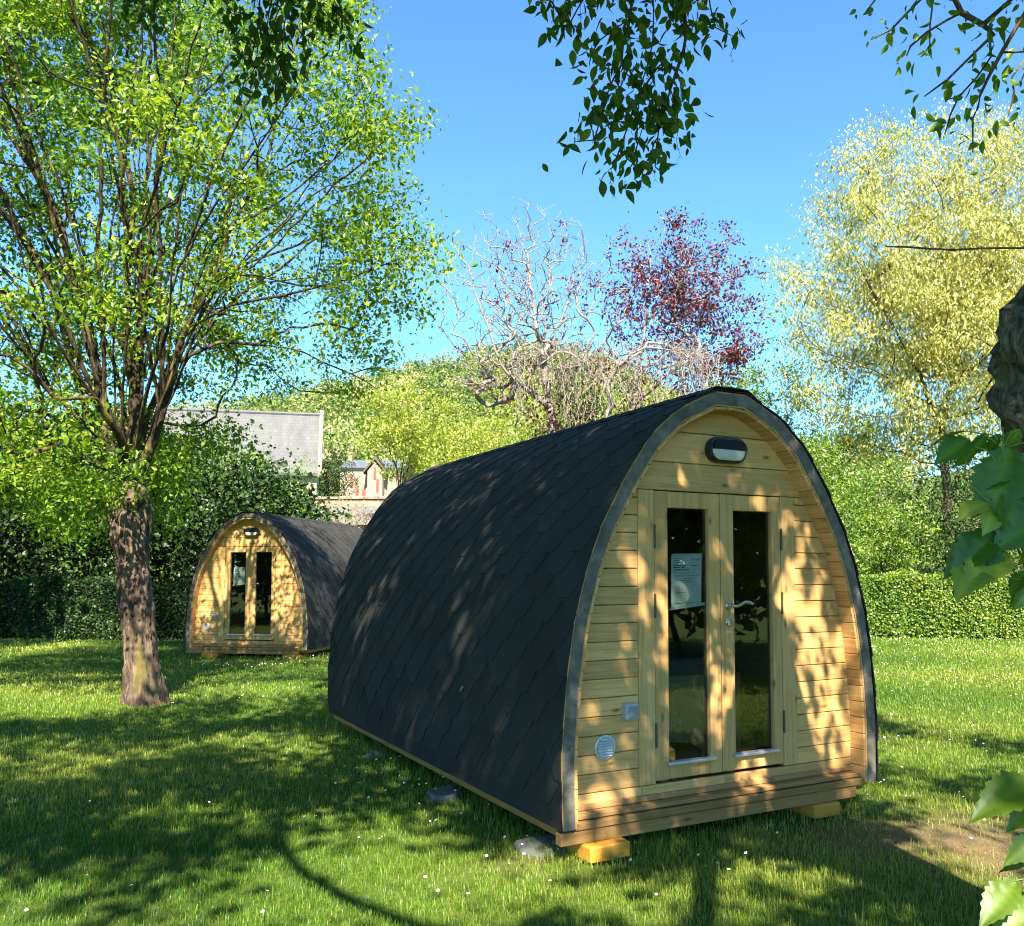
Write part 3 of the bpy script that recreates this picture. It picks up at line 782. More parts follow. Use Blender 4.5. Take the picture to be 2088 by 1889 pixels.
notice(P2, YAW2, ZB2, 'small white notice taped inside the glass of the far pod door')

# things inside the pods, seen through the glass
def soft_block(name, P, yaw, zb, u, v, z, sx, sy, sz, rot, mat, label, cat, group=None, b=.02):
    rt = MB(); rt.box(-sx / 2, sx / 2, -sy / 2, sy / 2, 0, sz)
    o = rt.build(name, mat, None, bevel=b, seg=3); o.location = pod_world(P, yaw, u, v, zb + z); o.rotation_euler = (0, 0, yaw + rot)
    return tag(o, label, cat, group)
soft_block('cushion', P1, YAW1, ZB1, -.28, .55, .031, .34, .24, .17, .25, M['cushion'], 'tan cushion on the floor right behind the left pane of the near pod', 'cushion', b=.05)
soft_block('timber_offcut', P1, YAW1, ZB1, .12, .95, .031, .55, .26, .14, -.35, M['beam'], 'brown timber offcut on the floor inside the near pod, behind the tan cushion', 'timber', b=.012)
soft_block('cushion', P2, YAW2, ZB2, -.16, .6, .031, .3, .24, .2, .3, M['cushion'], 'yellowish cushion low behind the left pane of the far pod', 'cushion', b=.05)
def bunk(P, yaw, zb, label):
    rt = empty('bunk', pod_world(P, yaw, .55, 1.5, zb + .031), yaw, label, 'bunk', 'bunks inside the pods')
    s = MB(); s.box(-.40, -.36, -.45, 1.9, 0, .62); s.box(-.355, .40, -.48, -.452, 0, .62); s.build('side_panel', M['pale_wood'], rt, bevel=.004)
    s = MB(); s.box(-.355, .38, -.45, 1.9, .56, .60); s.build('bed_board', M['inside'], rt, bevel=.004)
    s = MB(); s.box(-.34, .36, -.43, 1.88, .602, .74); s.build('mattress', M['grey_cover'], rt, bevel=.03, seg=3)
bunk(P1, YAW1, ZB1, 'pale sided bunk inside the near pod, glimpsed through the right pane')

# support blocks, slabs
def support(P, yaw, u, v, sx, sy, z0, z1, rot, label):
    s = MB(); s.box(-sx / 2, sx / 2, -sy / 2, sy / 2, 0, z1 - z0); o = s.build('support_block', M['block'], None, bevel=.009, seg=1)
    o.location = pod_world(P, yaw, u, v, z0); o.rotation_euler = (0, 0, yaw + rot)
    tag(o, label, 'support block', 'timber blocks under the pods')
support(P1, YAW1, -.965, .11, .27, .36, .012, .1015, .02, 'orange timber block under the near front corner of the near pod')
support(P1, YAW1, .75, .15, .235, .36, .015, .1015, 0, 'orange timber block under the right end of the near pod front')
support(P2, YAW2, -.73, .14, .33, .36, .0, .0915, .0, 'orange timber block under the left of the far pod front')
support(P2, YAW2, .93, .16, .36, .36, .0, .0915, .0, 'orange timber block under the right corner of the far pod front')
def slab(x, y, sx, sy, h, rot, label, z=-.022):
    n = 14; s = MB(); vs = []
    ang = [2 * math.pi * k / n for k in range(n)]; rr = [random.uniform(.85, 1.08) for _ in ang]
    sq = lambda a: 1 / max(abs(math.cos(a)), abs(math.sin(a))) ** .75
    for zz, q in ((0, 1.0), (h * .7, 1.0), (h, .93)):
        vs += [(sx / 2 * r * sq(a) * math.cos(a) * q, sy / 2 * r * sq(a) * math.sin(a) * q, zz + random.uniform(0, .006)) for a, r in zip(ang, rr)]
    fs = [tuple(range(n - 1, -1, -1)), tuple(range(2 * n, 3 * n))] + [(i * n + k, i * n + (k + 1) % n, (i + 1) * n + (k + 1) % n, (i + 1) * n + k) for i in (0, 1) for k in range(n)]
    s.add(vs, fs); o = s.build('stone_slab', M['stone_slab'], None, bevel=.005); o.location = (x, y, z); o.rotation_euler = (.05, -.06, rot)
    tag(o, label, 'slab', 'grey slabs under the near pod')
q = pod_world(P1, YAW1, -1.17, .30, 0); slab(q[0], q[1], .32, .30, .06, .5, 'grey stone slab in the grass beside the near front corner block')
q = pod_world(P1, YAW1, -1.22, 1.72, 0); slab(q[0], q[1], .22, .26, .06, .4, 'grey stone slab halfway along the left side of the near pod')
q = pod_world(P1, YAW1, -1.2, 3.3, 0); slab(q[0], q[1], .22, .26, .045, .2, 'grey stone slab near the rear of the near pod, half lost in grass')
q = pod_world(P2, YAW2, 1.05, .22, 0); slab(q[0], q[1], .6, .5, .03, 0.1, 'pale flat slab under the right corner of the far pod')

# a dead leaf caught on the shingles
V, F, rn = leaves_np(OVATE, np.array([pod_world(P1, YAW1, -1.262, 1.34, ZB1 + .60)]), np.array([[.2, -.5, .5]]), np.array([[-.7, -.5, .6]]), [.07], rng, 1.2)
o = np_mesh('dead_leaf', V, [F], plain('dry leaf', (.30, .22, .05), .8, .2), None, rn)
tag(o, 'curled dry leaf caught on the shingles of the near pod', 'leaf')
#@@TREES
# ------------------------------------------------------------------ vegetation
M['leaf_fresh'] = leaf_mat('fresh spring leaves', (.06, .155, .009), (.165, .295, .014), (.34, .44, .03), .5, .03)
M['leaf_over'] = leaf_mat('overhead leaves', (.035, .095, .006), (.065, .155, .009), (.15, .25, .018), .5, .02)
M['leaf_big'] = leaf_mat('broad leaves', (.06, .15, .007), (.115, .235, .011), (.22, .36, .02), .5, .03)
M['leaf_lit'] = leaf_mat('young sapling leaves', (.06, .13, .005), (.11, .19, .008), (.18, .25, .02), .5, .03)
M['leaf_dark'] = leaf_mat('evergreen leaves darkened for shade', (.010, .026, .006), (.022, .05, .010), (.055, .105, .018), .2, .03)  # dark tone partly stands in for shade on the left hedge and shrubs
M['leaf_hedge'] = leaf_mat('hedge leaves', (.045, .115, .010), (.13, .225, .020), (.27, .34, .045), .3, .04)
M['leaf_mid'] = leaf_mat('mid green leaves', (.07, .15, .012), (.15, .26, .02), (.26, .36, .035), .42, .05)
M['leaf_yellow'] = leaf_mat('yellow green leaves', (.17, .24, .02), (.32, .39, .035), (.46, .48, .07), .45, .05)
M['leaf_white'] = leaf_mat('pale willow leaves', (.25, .28, .045), (.42, .41, .095), (.58, .55, .19), .4, .05)
M['leaf_red'] = leaf_mat('dark red leaves', (.045, .006, .009), (.105, .013, .016), (.20, .030, .030), .4, .06)
M['leaf_tan'] = leaf_mat('dry tan leaves', (.25, .17, .08), (.36, .26, .12), (.45, .34, .17), .3, .04)
M['bark_dark'] = bark_mat('dark brown bark', (.045, .030, .020), (.17, .115, .07), 5, (.13, .12, .025))
M['bark_trunk'] = bark_mat('ridged trunk bark', (.026, .017, .011), (.215, .15, .10), 4.5, (.12, .095, .03), .16, 1.0)
M['bark_limb'] = bark_mat('limb bark', (.016, .011, .007), (.095, .066, .037), 7, (.16, .14, .03))
M['bark_grey'] = bark_mat('pale grey bark', (.16, .13, .105), (.36, .31, .255), 9)
M['bark_burl'] = bark_mat('mottled burl bark', (.016, .012, .008), (.26, .22, .16), 9, (.10, .095, .03), .6, 1.0)
M['bark_willow'] = bark_mat('willow bark', (.035, .026, .018), (.13, .10, .06), 6)
M['stem_green'] = plain('green stem', (.14, .20, .04), .6, .3)
M['twig_dark'] = plain('dark twig', (.05, .04, .022), .8, .2)

def wood_obj(name, sk, mat, parent, minr=0, scale=1.0):
    V, F = sk.tubes(minr, scale); return np_mesh(name, V, [F], mat, parent, smooth=True)

def ridged_trunk(name, mat, parent, course, radii, n=64, m=110, amp=.03, seed=1, knobs=()):
    """a thick trunk with bark ridges running up it; knobs: (point, radius, push)"""
    C = catmull(np.array(course, float), .02); t = np.linspace(0, 1, m)
    d = np.concatenate([[0], np.cumsum(np.linalg.norm(np.diff(C, axis=0), axis=1))]); d /= d[-1]
    C = np.stack([np.interp(t, d, C[:, k]) for k in range(3)], 1)
    R = np.interp(t, np.linspace(0, 1, len(radii)), radii)
    T, A, B = frames(C); V = np.zeros((m, n, 3))
    for i in range(m):
        for k in range(n):
            a = 2 * math.pi * k / n; rad = math.cos(a) * A[i] + math.sin(a) * B[i]
            p = C[i] + rad * R[i]
            f1 = mnoise.noise(Vector((math.cos(a) * 3.2 + seed, math.sin(a) * 3.2, p[2] * 1.1)))
            f2 = 1 - abs(mnoise.noise(Vector((math.cos(a) * 7 + seed * 3, math.sin(a) * 7, p[2] * 2.2 + .6 * f1)))) * 2
            f3 = 1 - abs(mnoise.noise(Vector((p[0] * 34, p[1] * 34, p[2] * 10 + seed)))) * 2
            r = R[i] * (1 + .16 * f1) + amp * (.9 * f2 + .5 * f3 - .6)
            p = C[i] + rad * r
            for (q, rr, push) in knobs:
                w = p - np.array(q); L = np.linalg.norm(w)
                if L < rr: p = p + rad * push * (1 - (L / rr) ** 2) * (1 + .5 * mnoise.noise(Vector(p * 14)))
            V[i, k] = p
    i = np.arange(m - 1)[:, None] * n; k = np.arange(n)[None]; k2 = (k + 1) % n
    F = np.stack([i + k, i + k2, i + n + k2, i + n + k], -1).reshape(-1, 4)
    top = C[-1] + np.array([0, 0, R[-1] * .2]); V2 = np.vstack([V.reshape(-1, 3), top])
    cap = np.stack([(m - 1) * n + np.arange(n), (m - 1) * n + (np.arange(n) + 1) % n, np.full(n, m * n)], 1)
    return np_mesh(name, V2, [F, cap], mat, parent, smooth=True)

def crown_obj(name, sk, mat, parent, rg, per, sig, size, tm, droop=.3, flat=.5, thin=None, per2=2, width=1.0, keep=None, extra=None):
    P = np.array(sk.P); cs = P[sk.tips]
    if keep is not None: cs = cs[keep(cs)]
    parts = [clusters(cs, per, sig, rg, size, tm, droop, flat, width=width)]
    if thin:
        idx = np.where(sk.R < thin)[0]; c2 = P[idx]
        if keep is not None: c2 = c2[keep(c2)]
        parts.append(clusters(c2, per2, sig * .8, rg, size, tm, droop, flat, width=width))
    if extra: parts += extra
    V, F, r, t = merge(parts); return np_mesh(name, V, F, mat, parent, r, False, t)

# --- the pollarded tree on the lawn at the left
def pollard():
    rg = np.random.default_rng(21); Y = 10.9
    rt = empty('pollard_tree', (-4.87, Y, 0), 0, 'pollarded tree with a thick ridged trunk and many dark limbs in fresh green leaf', 'tree')
    inv = np.array([4.87, -Y, 0])
    base = at(285, 1385, Y); base[2] = -.05; head = at(256, 968, Y)
    tr = ridged_trunk('trunk', M['bark_trunk'], rt, [base + inv, at(272, 1230, Y) + inv, at(262, 1100, Y) + inv, head + inv + np.array([0, 0, .1])], [.275, .21, .186, .175, .19, .182, .175, .205, .225, .17], amp=.033, seed=4,
                      knobs=[(at(275, 975, Y) + inv + np.array([0, -.2, 0]), .22, .10), (at(235, 1000, Y) + inv, .2, .07), (at(250, 1050, Y) + inv + np.array([-.1, -.2, 0]), .3, .035)])
    sk = Skeleton(head + inv + np.array([0, 0, -.02]))
    def lim(pts): # (x, y, depth offset)
        sk.limb([sk.P[0]] + [at(x, y, Y + dy) + inv for x, y, dy in pts], .22, rg, .022, attach=0)
    def sub(pts): sk.limb([at(x, y, Y + dy) + inv for x, y, dy in pts], .22, rg, .022)
    lim([(264, 900, 0), (266, 800, .1), (250, 700, .15), (212, 635, .2), (165, 565, .3), (110, 500, .4), (60, 400, .5), (40, 260, .6)])
    sub([(240, 680, .15), (285, 600, 0), (298, 500, -.1), (288, 400, -.2), (300, 300, -.2), (330, 180, -.2), (345, 20, -.2)])
    sub([(290, 560, 0), (255, 470, .2), (262, 380, .3), (230, 260, .4), (190, 120, .5), (150, -60, .6)])
    lim([(292, 900, -.1), (322, 820, -.15), (348, 720, -.2), (372, 650, -.2), (420, 560, -.3), (455, 450, -.2), (520, 320, -.2), (560, 180, -.1), (590, 40, 0)])
    sub([(372, 650, -.2), (450, 605, -.4), (560, 580, -.5), (660, 560, -.6), (760, 520, -.6)])
    sub([(350, 715, -.2), (430, 678, .1), (560, 690, .2), (660, 722, .2), (745, 768, .2)])
    sub([(420, 560, -.3), (520, 505, .1), (620, 470, .2), (740, 420, .3), (800, 390, .3)])
    sub([(450, 460, -.2), (540, 400, .5), (640, 330, .6), (730, 260, .6)])
    lim([(225, 915, .1), (178, 850, .1), (120, 790, -.1), (60, 740, -.2), (-20, 705, -.3)])
    lim([(232, 905, -.2), (205, 840, -.3), (192, 760, -.3), (186, 700, -.2), (130, 620, -.3), (60, 560, -.4), (-40, 500, -.5)])
    lim([(250, 890, .5), (240, 780, 1.0), (200, 640, 1.5), (160, 480, 1.8), (120, 300, 2.0)])
    lim([(275, 890, .5), (310, 780, 1.1), (370, 640, 1.7), (430, 480, 2.2), (470, 300, 2.4), (500, 120, 2.4)])
    lim([(262, 880, -.5), (290, 760, -1.1), (330, 610, -1.6), (350, 440, -2.0), (380, 260, -2.3), (420, 60, -2.4)])
    lim([(240, 890, -.4), (190, 790, -1.0), (110, 670, -1.5), (50, 520, -2.0), (0, 360, -2.3)])
    lim([(230, 930, 0), (170, 905, .3), (110, 890, .3), (50, 880, .2)])
    c = np.array([-5.35, Y, 6.15]) + inv
    low_n = [i for i in range(len(sk.P)) if sk.P[i][2] < 4.7]     # long slender stems fanning up from the low fork
    for k in range(40):
        a = rg.uniform(-.15, math.pi + .15); dp = rg.uniform(-1.0, .75); e = c + np.array([4.0 * math.cos(a) * rg.uniform(.55, 1), 3.3 * dp, 3.9 * abs(math.sin(a)) * rg.uniform(.6, 1) + .1])
        i0 = low_n[int(np.argmin([np.linalg.norm(sk.P[i] - (head + inv) - (e - head - inv) * rg.uniform(.15, .35)) for i in low_n]))]; p0 = sk.P[i0]
        m1 = p0 + (e - p0) * .35 + np.array([0, 0, .35]) - np.array([(e - p0)[0] * .08, 0, 0]); m2 = p0 + (e - p0) * .7 + np.array([0, 0, .30])
        sk.limb([p0, m1, m2, e], .2, rg, .02, attach=i0); sk.tips.append(len(sk.P) - 1)
    tg = ellipsoid(720, c, (4.15, 3.6, 4.1), rg, 1.6)
    tg = np.concatenate([tg, ellipsoid(190, np.array([-7.0, Y + .5, 10.4]) + inv, (2.7, 3.2, 3.0), rg, 1.6)])
    wp = tg - inv                                               # open under the long bough, and thin where the far pod stands in the sun
    tg = tg[~((wp[:, 0] > -4.6) & (wp[:, 2] < 4.15 + .1 * np.sin(wp[:, 0] * 5)))]; wp = tg - inv; ok = np.ones(len(tg), bool)
    for u, v, z, r in [(.55, 1.4, 2.3, .6), (.7, 2.2, 2.2, .75), (.8, 3.4, 2.1, .9), (.4, 3.0, 2.5, .9), (1.0, 2.2, 1.6, .6), (-.6, .1, 1.2, .28), (.75, .1, 1.0, .3), (-.85, .1, .4, .25), (.0, .1, 1.95, .25), (.0, .1, .5, .22), (-.4, .1, 2.0, .22), (.5, .1, 1.7, .22)]:
        w = wp - np.array(pod_world(P2, YAW2, u, v, z + ZB2)); t = w @ np.array(sd); ok &= np.linalg.norm(w - t[:, None] * np.array(sd), axis=1) > r
    tg = tg[ok]
    low = ellipsoid(70, np.array([-6.7, Y + 1.2, 3.3]) + inv, (2.1, 1.1, .9), rg, .8)
    tg = order_from(np.concatenate([tg, low]), head + inv)
    # thinner growth right under the dome on the sky side keeps the open look of the limbs
    sk.grow(tg, rg, .2, .055, .55, .05)
    sk.radii(.0078, 2.05, .115)
    wood_obj('limbs', sk, M['bark_limb'], rt)
    def outer(q):                                               # leaves sit at the ends of the limbs, the inside of the crown is open
        w = (q - c) / np.array([4.15, 3.6, 4.1]); L = np.linalg.norm(w, axis=1); rad = np.hypot(w[:, 0], w[:, 2]); return (rad > .74) | (w[:, 1] > .22) | (rg.random(len(q)) < .34) | (q[:, 2] > 8.6) | (q[:, 2] > 8.6)
    crown_obj('crown', sk, M['leaf_fresh'], rt, rg, 210, .19, .066, LEAF4, .5, .35, .009, 5, 1.05, keep=outer)
    # short shoots round the old pollard head
    p0 = np.concatenate([head + inv + rg.normal(size=(18, 3)) * [.28, .28, .10] - [0, 0, .08]])
    V, F, r, t = merge([clusters(p0, 16, .09, rg, .075, LEAF4, .4, .3)]); np_mesh('leaves', V, F, M['leaf_fresh'], rt, r, False, t)
pollard()

# --- generic free standing tree
def tree(name, label, base, height_, crown_c, crown_r, ntgt, leafm, barkm, rg, per=30, sig=.3, lsize=.13, tm=LEAF4, forks=5, trunk_r=.16, fork_z=.3, droop=.3, sag=.0, wob=.08,
         group=None, cat='tree', thin=None, per2=1, width=1.0, tip=.008, keep=None, zcut=-.9, step=.45, shell=1.5, names=('trunk', 'crown'), limbs=None, flat=.4, e=2.2):
    rt = empty(name, tuple(base), 0, label, cat, group)
    sk = Skeleton((0, 0, -.1)); hz = height_ * fork_z; c = np.array(crown_c, float); r = np.array(crown_r, float)
    if limbs is None:
        sk.limb([(0, 0, -.1), (rg.normal(0, .06), rg.normal(0, .06), hz * .5), (c[0] * .15, c[1] * .15, hz)], .3, rg, .02, attach=0); top = len(sk.P) - 1
        for k in range(forks):
            a = 2 * math.pi * (k + rg.random() * .6) / forks; q = c + r * np.array([math.cos(a) * .55, math.sin(a) * .55, rg.uniform(-.1, .55)])
            mid = sk.P[top] * .5 + q * .5 + np.array([0, 0, rg.uniform(0, .2) * hz]); sk.limb([sk.P[top], mid, q], .4, rg, .05, attach=top)
    else:
        for i, ln in enumerate(limbs): sk.limb([np.array(p) - np.array(base) for p in ln], .35, rg, .04, attach=0 if i == 0 else None)
    tg = ellipsoid(ntgt, c, r, rg, shell, zcut); tg = order_from(tg, sk.P[min(len(sk.P) - 1, 3)])
    sk.grow(tg, rg, step, wob, .5, sag); sk.radii(tip, e, trunk_r)
    wood_obj(names[0], sk, barkm, rt)
    crown_obj(names[1], sk, leafm, rt, rg, per, sig, lsize, tm, droop, flat, thin, per2, width, keep)
    return rt

# --- the big tree whose trunk stands at the right edge and whose boughs hang over the lawn
def overhead():
    rg = np.random.default_rng(77)
    B = np.array([2.35, 3.15, 0]); inv = -B
    rt = empty('overhanging_tree', tuple(B), 0, 'knobbly trunked tree at the right edge whose leafy twigs hang in along the top', 'tree')
    ridged_trunk('trunk', M['bark_burl'], rt, [(0, 0, -.1), (-.14, 0, 1.2), (-.27, -.05, 2.2), (-.24, -.1, 2.9), (-.35, -.15, 3.6), (-.50, -.3, 4.4)], [.34, .29, .25, .27, .26, .19, .17], n=56, m=120, amp=.02, seed=9,
                 knobs=[(np.array([1.70, 3.0, 2.30]) + inv, .42, .17), (np.array([1.78, 2.9, 2.55]) + inv, .3, .08)])
    sk = Skeleton(np.array([-.50, -.3, 4.4]))
    def lim(*p): sk.limb([sk.P[0]] + [np.array(q, float) + inv for q in p], .3, rg, .035, attach=0)
    lim((1.0, 3.0, 5.2), (0.0, 3.4, 5.6), (-1.2, 3.4, 5.9), (-2.6, 3.2, 6.4), (-4.2, 3.0, 7.0))
    lim((1.2, 2.2, 5.6), (0.2, .8, 6.2), (-1.4, -.4, 6.8), (-3.2, -1.2, 7.3))
    lim((1.9, 2.2, 5.5), (2.4, 1.0, 6.2), (2.8, -.8, 6.9))
    lim((1.6, 3.0, 6.0), (1.2, 3.2, 7.4), (.4, 3.0, 8.6))
    lim((2.4, 3.0, 5.6), (3.6, 3.2, 6.4), (4.8, 3.0, 7.0))
    lim((.9, 1.6, 5.0), (-.2, 1.3, 5.1), (-1.3, 1.5, 4.9), (-2.4, 2.1, 5.0), (-3.4, 2.6, 5.4))
    out = []
    while len(out) < 260:
        p = np.array([rg.uniform(-7.0, 5.2), rg.uniform(-3.6, 5.8), rg.uniform(4.6, 8.8)])
        if p[2] < 1.6 + .70 * max(p[1], 0) + .55 or ((p[0] + .6) / 6.6) ** 2 + ((p[1] - 1.0) / 5.2) ** 2 > 1: continue
        if CANOPY(p): out.append(p)
    need = [pod_world(P1, YAW1, -u_, v_, z_ + ZB1) for u_, z_ in ((1.2, .5), (1.15, 1.0), (.98, 1.6), (.75, 2.0), (.45, 2.35), (0, 2.5)) for v_ in np.arange(.2, 4.8, .42)]
    need += [pod_world(P1, YAW1, u_, .1, z_ + ZB1) for u_ in (-.9, -.55, -.2, .15, .5) for z_ in (1.6, 2.2)] + [pod_world(P1, YAW1, u_, .1, z_ + ZB1) for u_ in (-.95, -.7, -.35) for z_ in (.3, .7)]
    need += [tuple(at(x_, y_, 1.75)) for x_, y_ in ((1930, 870), (1980, 960), (1900, 1110))]
    need += [(x_ + rg.normal(0, .14), y_ + rg.normal(0, .14), 0) for x_ in np.arange(-6.6, 4.0, .58) for y_ in np.arange(3.7, 10.4, .62)]
    for q in need:
        for k in range(30):
            zt = rg.uniform(4.8, 10.5); p = np.array(q) + np.array(sd) * ((zt - q[2]) / sd.z) + rg.normal(0, .16, 3)
            if p[2] > 1.6 + .70 * max(p[1], 0) + .5 and CANOPY(p): out.append(p); break
    tg = np.array(out) + inv
    sk.grow(order_from(tg, sk.P[0]), rg, .3, .07, .5, .06); nt = len(sk.tips)
    # drooping shoots that come down into the picture
    hang = []; thin_ = []
    def droop(x, y, Yd, x1, y1, Y1):
        a = at(x, y, Yd) + inv; b = at(x1, y1, Y1) + inv
        A = np.array(sk.P); st = int(np.argmin(((A - a) ** 2).sum(1))); s0 = len(sk.P)
        mid = (a + b) / 2 + rg.normal(0, .04, 3)
        sk.limb([sk.P[st], a, mid, b], .09, rg, .012, attach=st)
        idx = [i for i in range(s0, len(sk.P)) if sk.P[i][2] < a[2] + .35]; (thin_ if x > 1600 else hang).extend(idx)
    H = [(1250, -60, 4.0, 1190, 200, 4.0), (1330, -60, 4.1, 1310, 215, 4.05), (1310, 120, 4.05, 1205, 330, 4.0), (1300, 200, 4.05, 1290, 330, 4.0), (1180, -50, 3.9, 1105, 60, 3.9), (1230, 40, 4.0, 1160, 130, 3.95),
         (1320, 190, 4.05, 1335, 260, 4.0), (1240, 150, 4.0, 1190, 240, 3.95), (1390, -60, 4.2, 1440, 70, 4.2), (1370, -60, 4.2, 1345, 60, 4.1), (1270, 240, 4.0, 1235, 340, 4.0), (1285, -50, 4.0, 1255, 230, 3.95), (1200, 180, 3.95, 1130, 280, 3.9), (1140, -50, 3.9, 1090, 30, 3.9),
         (430, -60, 5.0, 455, 60, 5.0), (500, -60, 5.0, 480, 130, 5.0), (540, -60, 5.0, 560, 160, 5.0), (580, -60, 5.0, 545, 215, 5.0), (620, -60, 5.1, 640, 60, 5.1), (650, -70, 5.1, 690, 80, 5.1), (350, -60, 5.0, 300, 40, 5.0), (510, 60, 5.0, 470, 170, 5.0), (600, -40, 5.0, 610, 110, 5.0), (270, -60, 5, 250, 30, 5),
         (1760, -60, 3.3, 1700, 30, 3.3), (1890, -50, 3.2, 1715, 78, 3.25), (1905, 20, 3.2, 1785, 110, 3.2), (1960, 60, 3.1, 1820, 190, 3.1), (1950, 110, 3.1, 1860, 265, 3.1), (2000, -20, 3.1, 1930, 190, 3.05), (1850, -60, 3.2, 1830, 90, 3.2), (2040, 100, 3.0, 1985, 230, 3.0), (2060, -20, 3.0, 2010, 160, 2.95), (1940, 180, 3.1, 1915, 300, 3.1)]
    for h in H: droop(*h)
    gp = [(.55, 3.35), (.15, 3.68), (-.15, 3.83), (-.53, 4.06), (-.97, 4.46), (-1.33, 4.93), (-1.62, 5.63), (-1.75, 6.3)]; zz = [5.2, 5.6, 5.9, 6.0, 6.1, 6.15, 6.3, 6.5]
    cr = catmull(np.array([sk.P[0]] + [np.array([x_ + sd.x / sd.z * z_, y_ + sd.y / sd.z * z_, z_]) + inv for (x_, y_), z_ in zip(gp, zz)]), .08)
    V, F = tube_np(cr, np.linspace(.085, .034, len(cr)), 9); np_mesh('bough', V, [F], M['bark_dark'], rt, smooth=True)
    # the bare stick pointing into the picture
    st = [np.array([1.86, 3.0, 2.74]), at(1930, 490, 3.0), at(1840, 488, 3.0), at(1742, 486, 3.0)]
    skb = Skeleton(st[0] + inv); skb.limb([p + inv for p in st], .08, rg, .006, attach=0); skb.radii(.0042, 2.2, .012)
    sk.radii(.0042, 2.15, .15)
    wood_obj('limbs', sk, M['bark_dark'], rt); wood_obj('bare_stick', skb, M['bark_dark'], rt)
    P = np.array(sk.P); tips = P[sk.tips[:nt]]
    V, F, r, t = merge([clusters(tips, 150, .23, rg, .095, LEAFR, .4, .5)]); np_mesh('crown', V, F, M['leaf_over'], rt, r, False, t)
    hc = P[hang]; n = len(hc) * 11; pos = np.repeat(hc, 11, 0) + rg.normal(size=(n, 3)) * [.055, .055, .045]
    d = rand_dirs(n, rg, 1.15); nor = unit(rg.normal(size=(n, 3)) + [0, -.3, .2])
    V, F, rn = leaves_np(OVATE, pos, d, nor, .072 * rg.uniform(.5, 1.25, n), rg); np_mesh('hanging_leaves', V, [F], M['leaf_over'], rt, rn, False, rn * 0 + np.repeat(rg.random(n) * .9, len(OVATE[0])))
    tc = P[thin_]; n = len(tc) * 4; pos = np.repeat(tc, 4, 0) + rg.normal(size=(n, 3)) * [.028, .028, .028]
    V, F, rn = leaves_np(OVATE, pos, rand_dirs(n, rg, .9), unit(rg.normal(size=(n, 3)) + [0, -.4, .3]), .045 * rg.uniform(.4, 1.5, n), rg); np_mesh('young_lit_leaves', V, [F], M['leaf_fresh'], rt, rn * .7, False, rn * 0 + np.repeat(rg.random(n) * .8, len(OVATE[0])))  # small leaves, their sunlit brightness put into the paler leaf colour
    # seed tassels dangling under the shoots
    mb = MB()
    for i in rg.choice(len(hc), 46, replace=False):
        p = hc[i]; L = rg.uniform(.06, .16); q = [p + np.array([rg.normal(0, .006), rg.normal(0, .006), -L * k / 4]) for k in range(5)]; mb.tube(q, [.0016, .0014, .0012, .001, .0006], 3)
        for k in range(2, 5):
            for sx in (-1, 1): mb.tube([q[k], q[k] + np.array([sx * .008, 0, -.012])], [.0014, .0008], 3)
    mb.build('seed_tassels', M['twig_dark'], rt)
# where the canopy lets the sun through: shade wanted on the ground point that the sun ray reaches
GAPS = [(-1.72, 5.75, 0, .22), (-1.24, 6.0, 0, .30), (-1.31, 4.76, 0, .36), (-.71, 4.31, 0, .52), (-1.40, 4.2, 0, .42), (-2.35, 4.15, 0, .42), (0, 4.96, 0, .26), (-.65, 5.4, 0, .34), (.58, 4.3, 0, .42), (1.15, 4.68, 0, .36), (-.28, 4.52, 0, .36),
        (-3.55, 7.4, 0, .30), (-2.0, 7.86, 0, .30), (-2.7, 8.65, 0, .42), (-1.7, 9.2, 0, .3), (-5.6, 10.6, 0, .8), (-7.2, 11.6, 0, 1.5), (-6.6, 9.6, 0, .45), (-8.6, 12.8, 0, 1.6), (2.7, 5.8, 0, .5), (2.5, 5.2, 0, .4), (3.4, 7.9, 0, .8), (4.3, 7.0, 0, .5), (4.6, 9.6, 0, .9), (6.4, 11.8, 0, 1.2), (5.4, 10.9, 0, .7), (5.2, 3.8, 0, 1.1), (6.8, 3.2, 0, 1.2), (2.4, 4.4, 0, .2), (-4.6, 5.6, 0, .25)] + \
       [(*pod_world(P1, YAW1, u, .1, z + ZB1), r) for u, z, r in ((.02, .75, .20), (.75, 1.25, .26), (.9, .75, .26), (.56, .9, .16), (-.62, 1.0, .13), (-.5, .1, .13), (.35, .1, .16), (-.52, 1.95, .12), (-.97, -.13, .2), (.3, .05, .16), (.62, 1.75, .14), (-.9, .05, .16), (-.72, .95, .14), (-.8, .3, .12), (-.3, 2.05, .10), (.2, 2.0, .10), (.55, 1.45, .14), (-.56, 1.35, .09), (.02, 1.5, .09), (-.05, .35, .12), (.95, .35, .16))] + \
       [(*pod_world(P1, YAW1, u, v, z + ZB1), r) for u, v, z, r in ((-.8, 1.1, 2.0, .16), (-.7, 1.9, 2.15, .2), (-1.2, .5, .8, .16), (-1.15, 1.2, 1.15, .16), (-1.2, 2.0, .6, .14), (-.6, 3.0, 2.25, .16), (-.95, 1.5, 1.75, .2), (-.85, 2.6, 1.95, .2), (-1.1, 3.3, 1.4, .2), (-1.22, 2.9, .7, .18), (-.5, .8, 2.4, .2), (-1.0, .8, 1.6, .18), (-1.2, 1.7, .9, .18), (-.4, 4.2, 2.4, .2), (-1.23, .9, .45, .17), (-1.05, 4.0, 1.55, .18))]
MARG = .09
def CANOPY(p):
    for (x, y, z, r) in GAPS:
        w = p - np.array([x, y, z]); t = w @ SDN
        if np.linalg.norm(w - t * SDN) < r + MARG: return False
    return True
SDN = np.array(sd)
overhead()

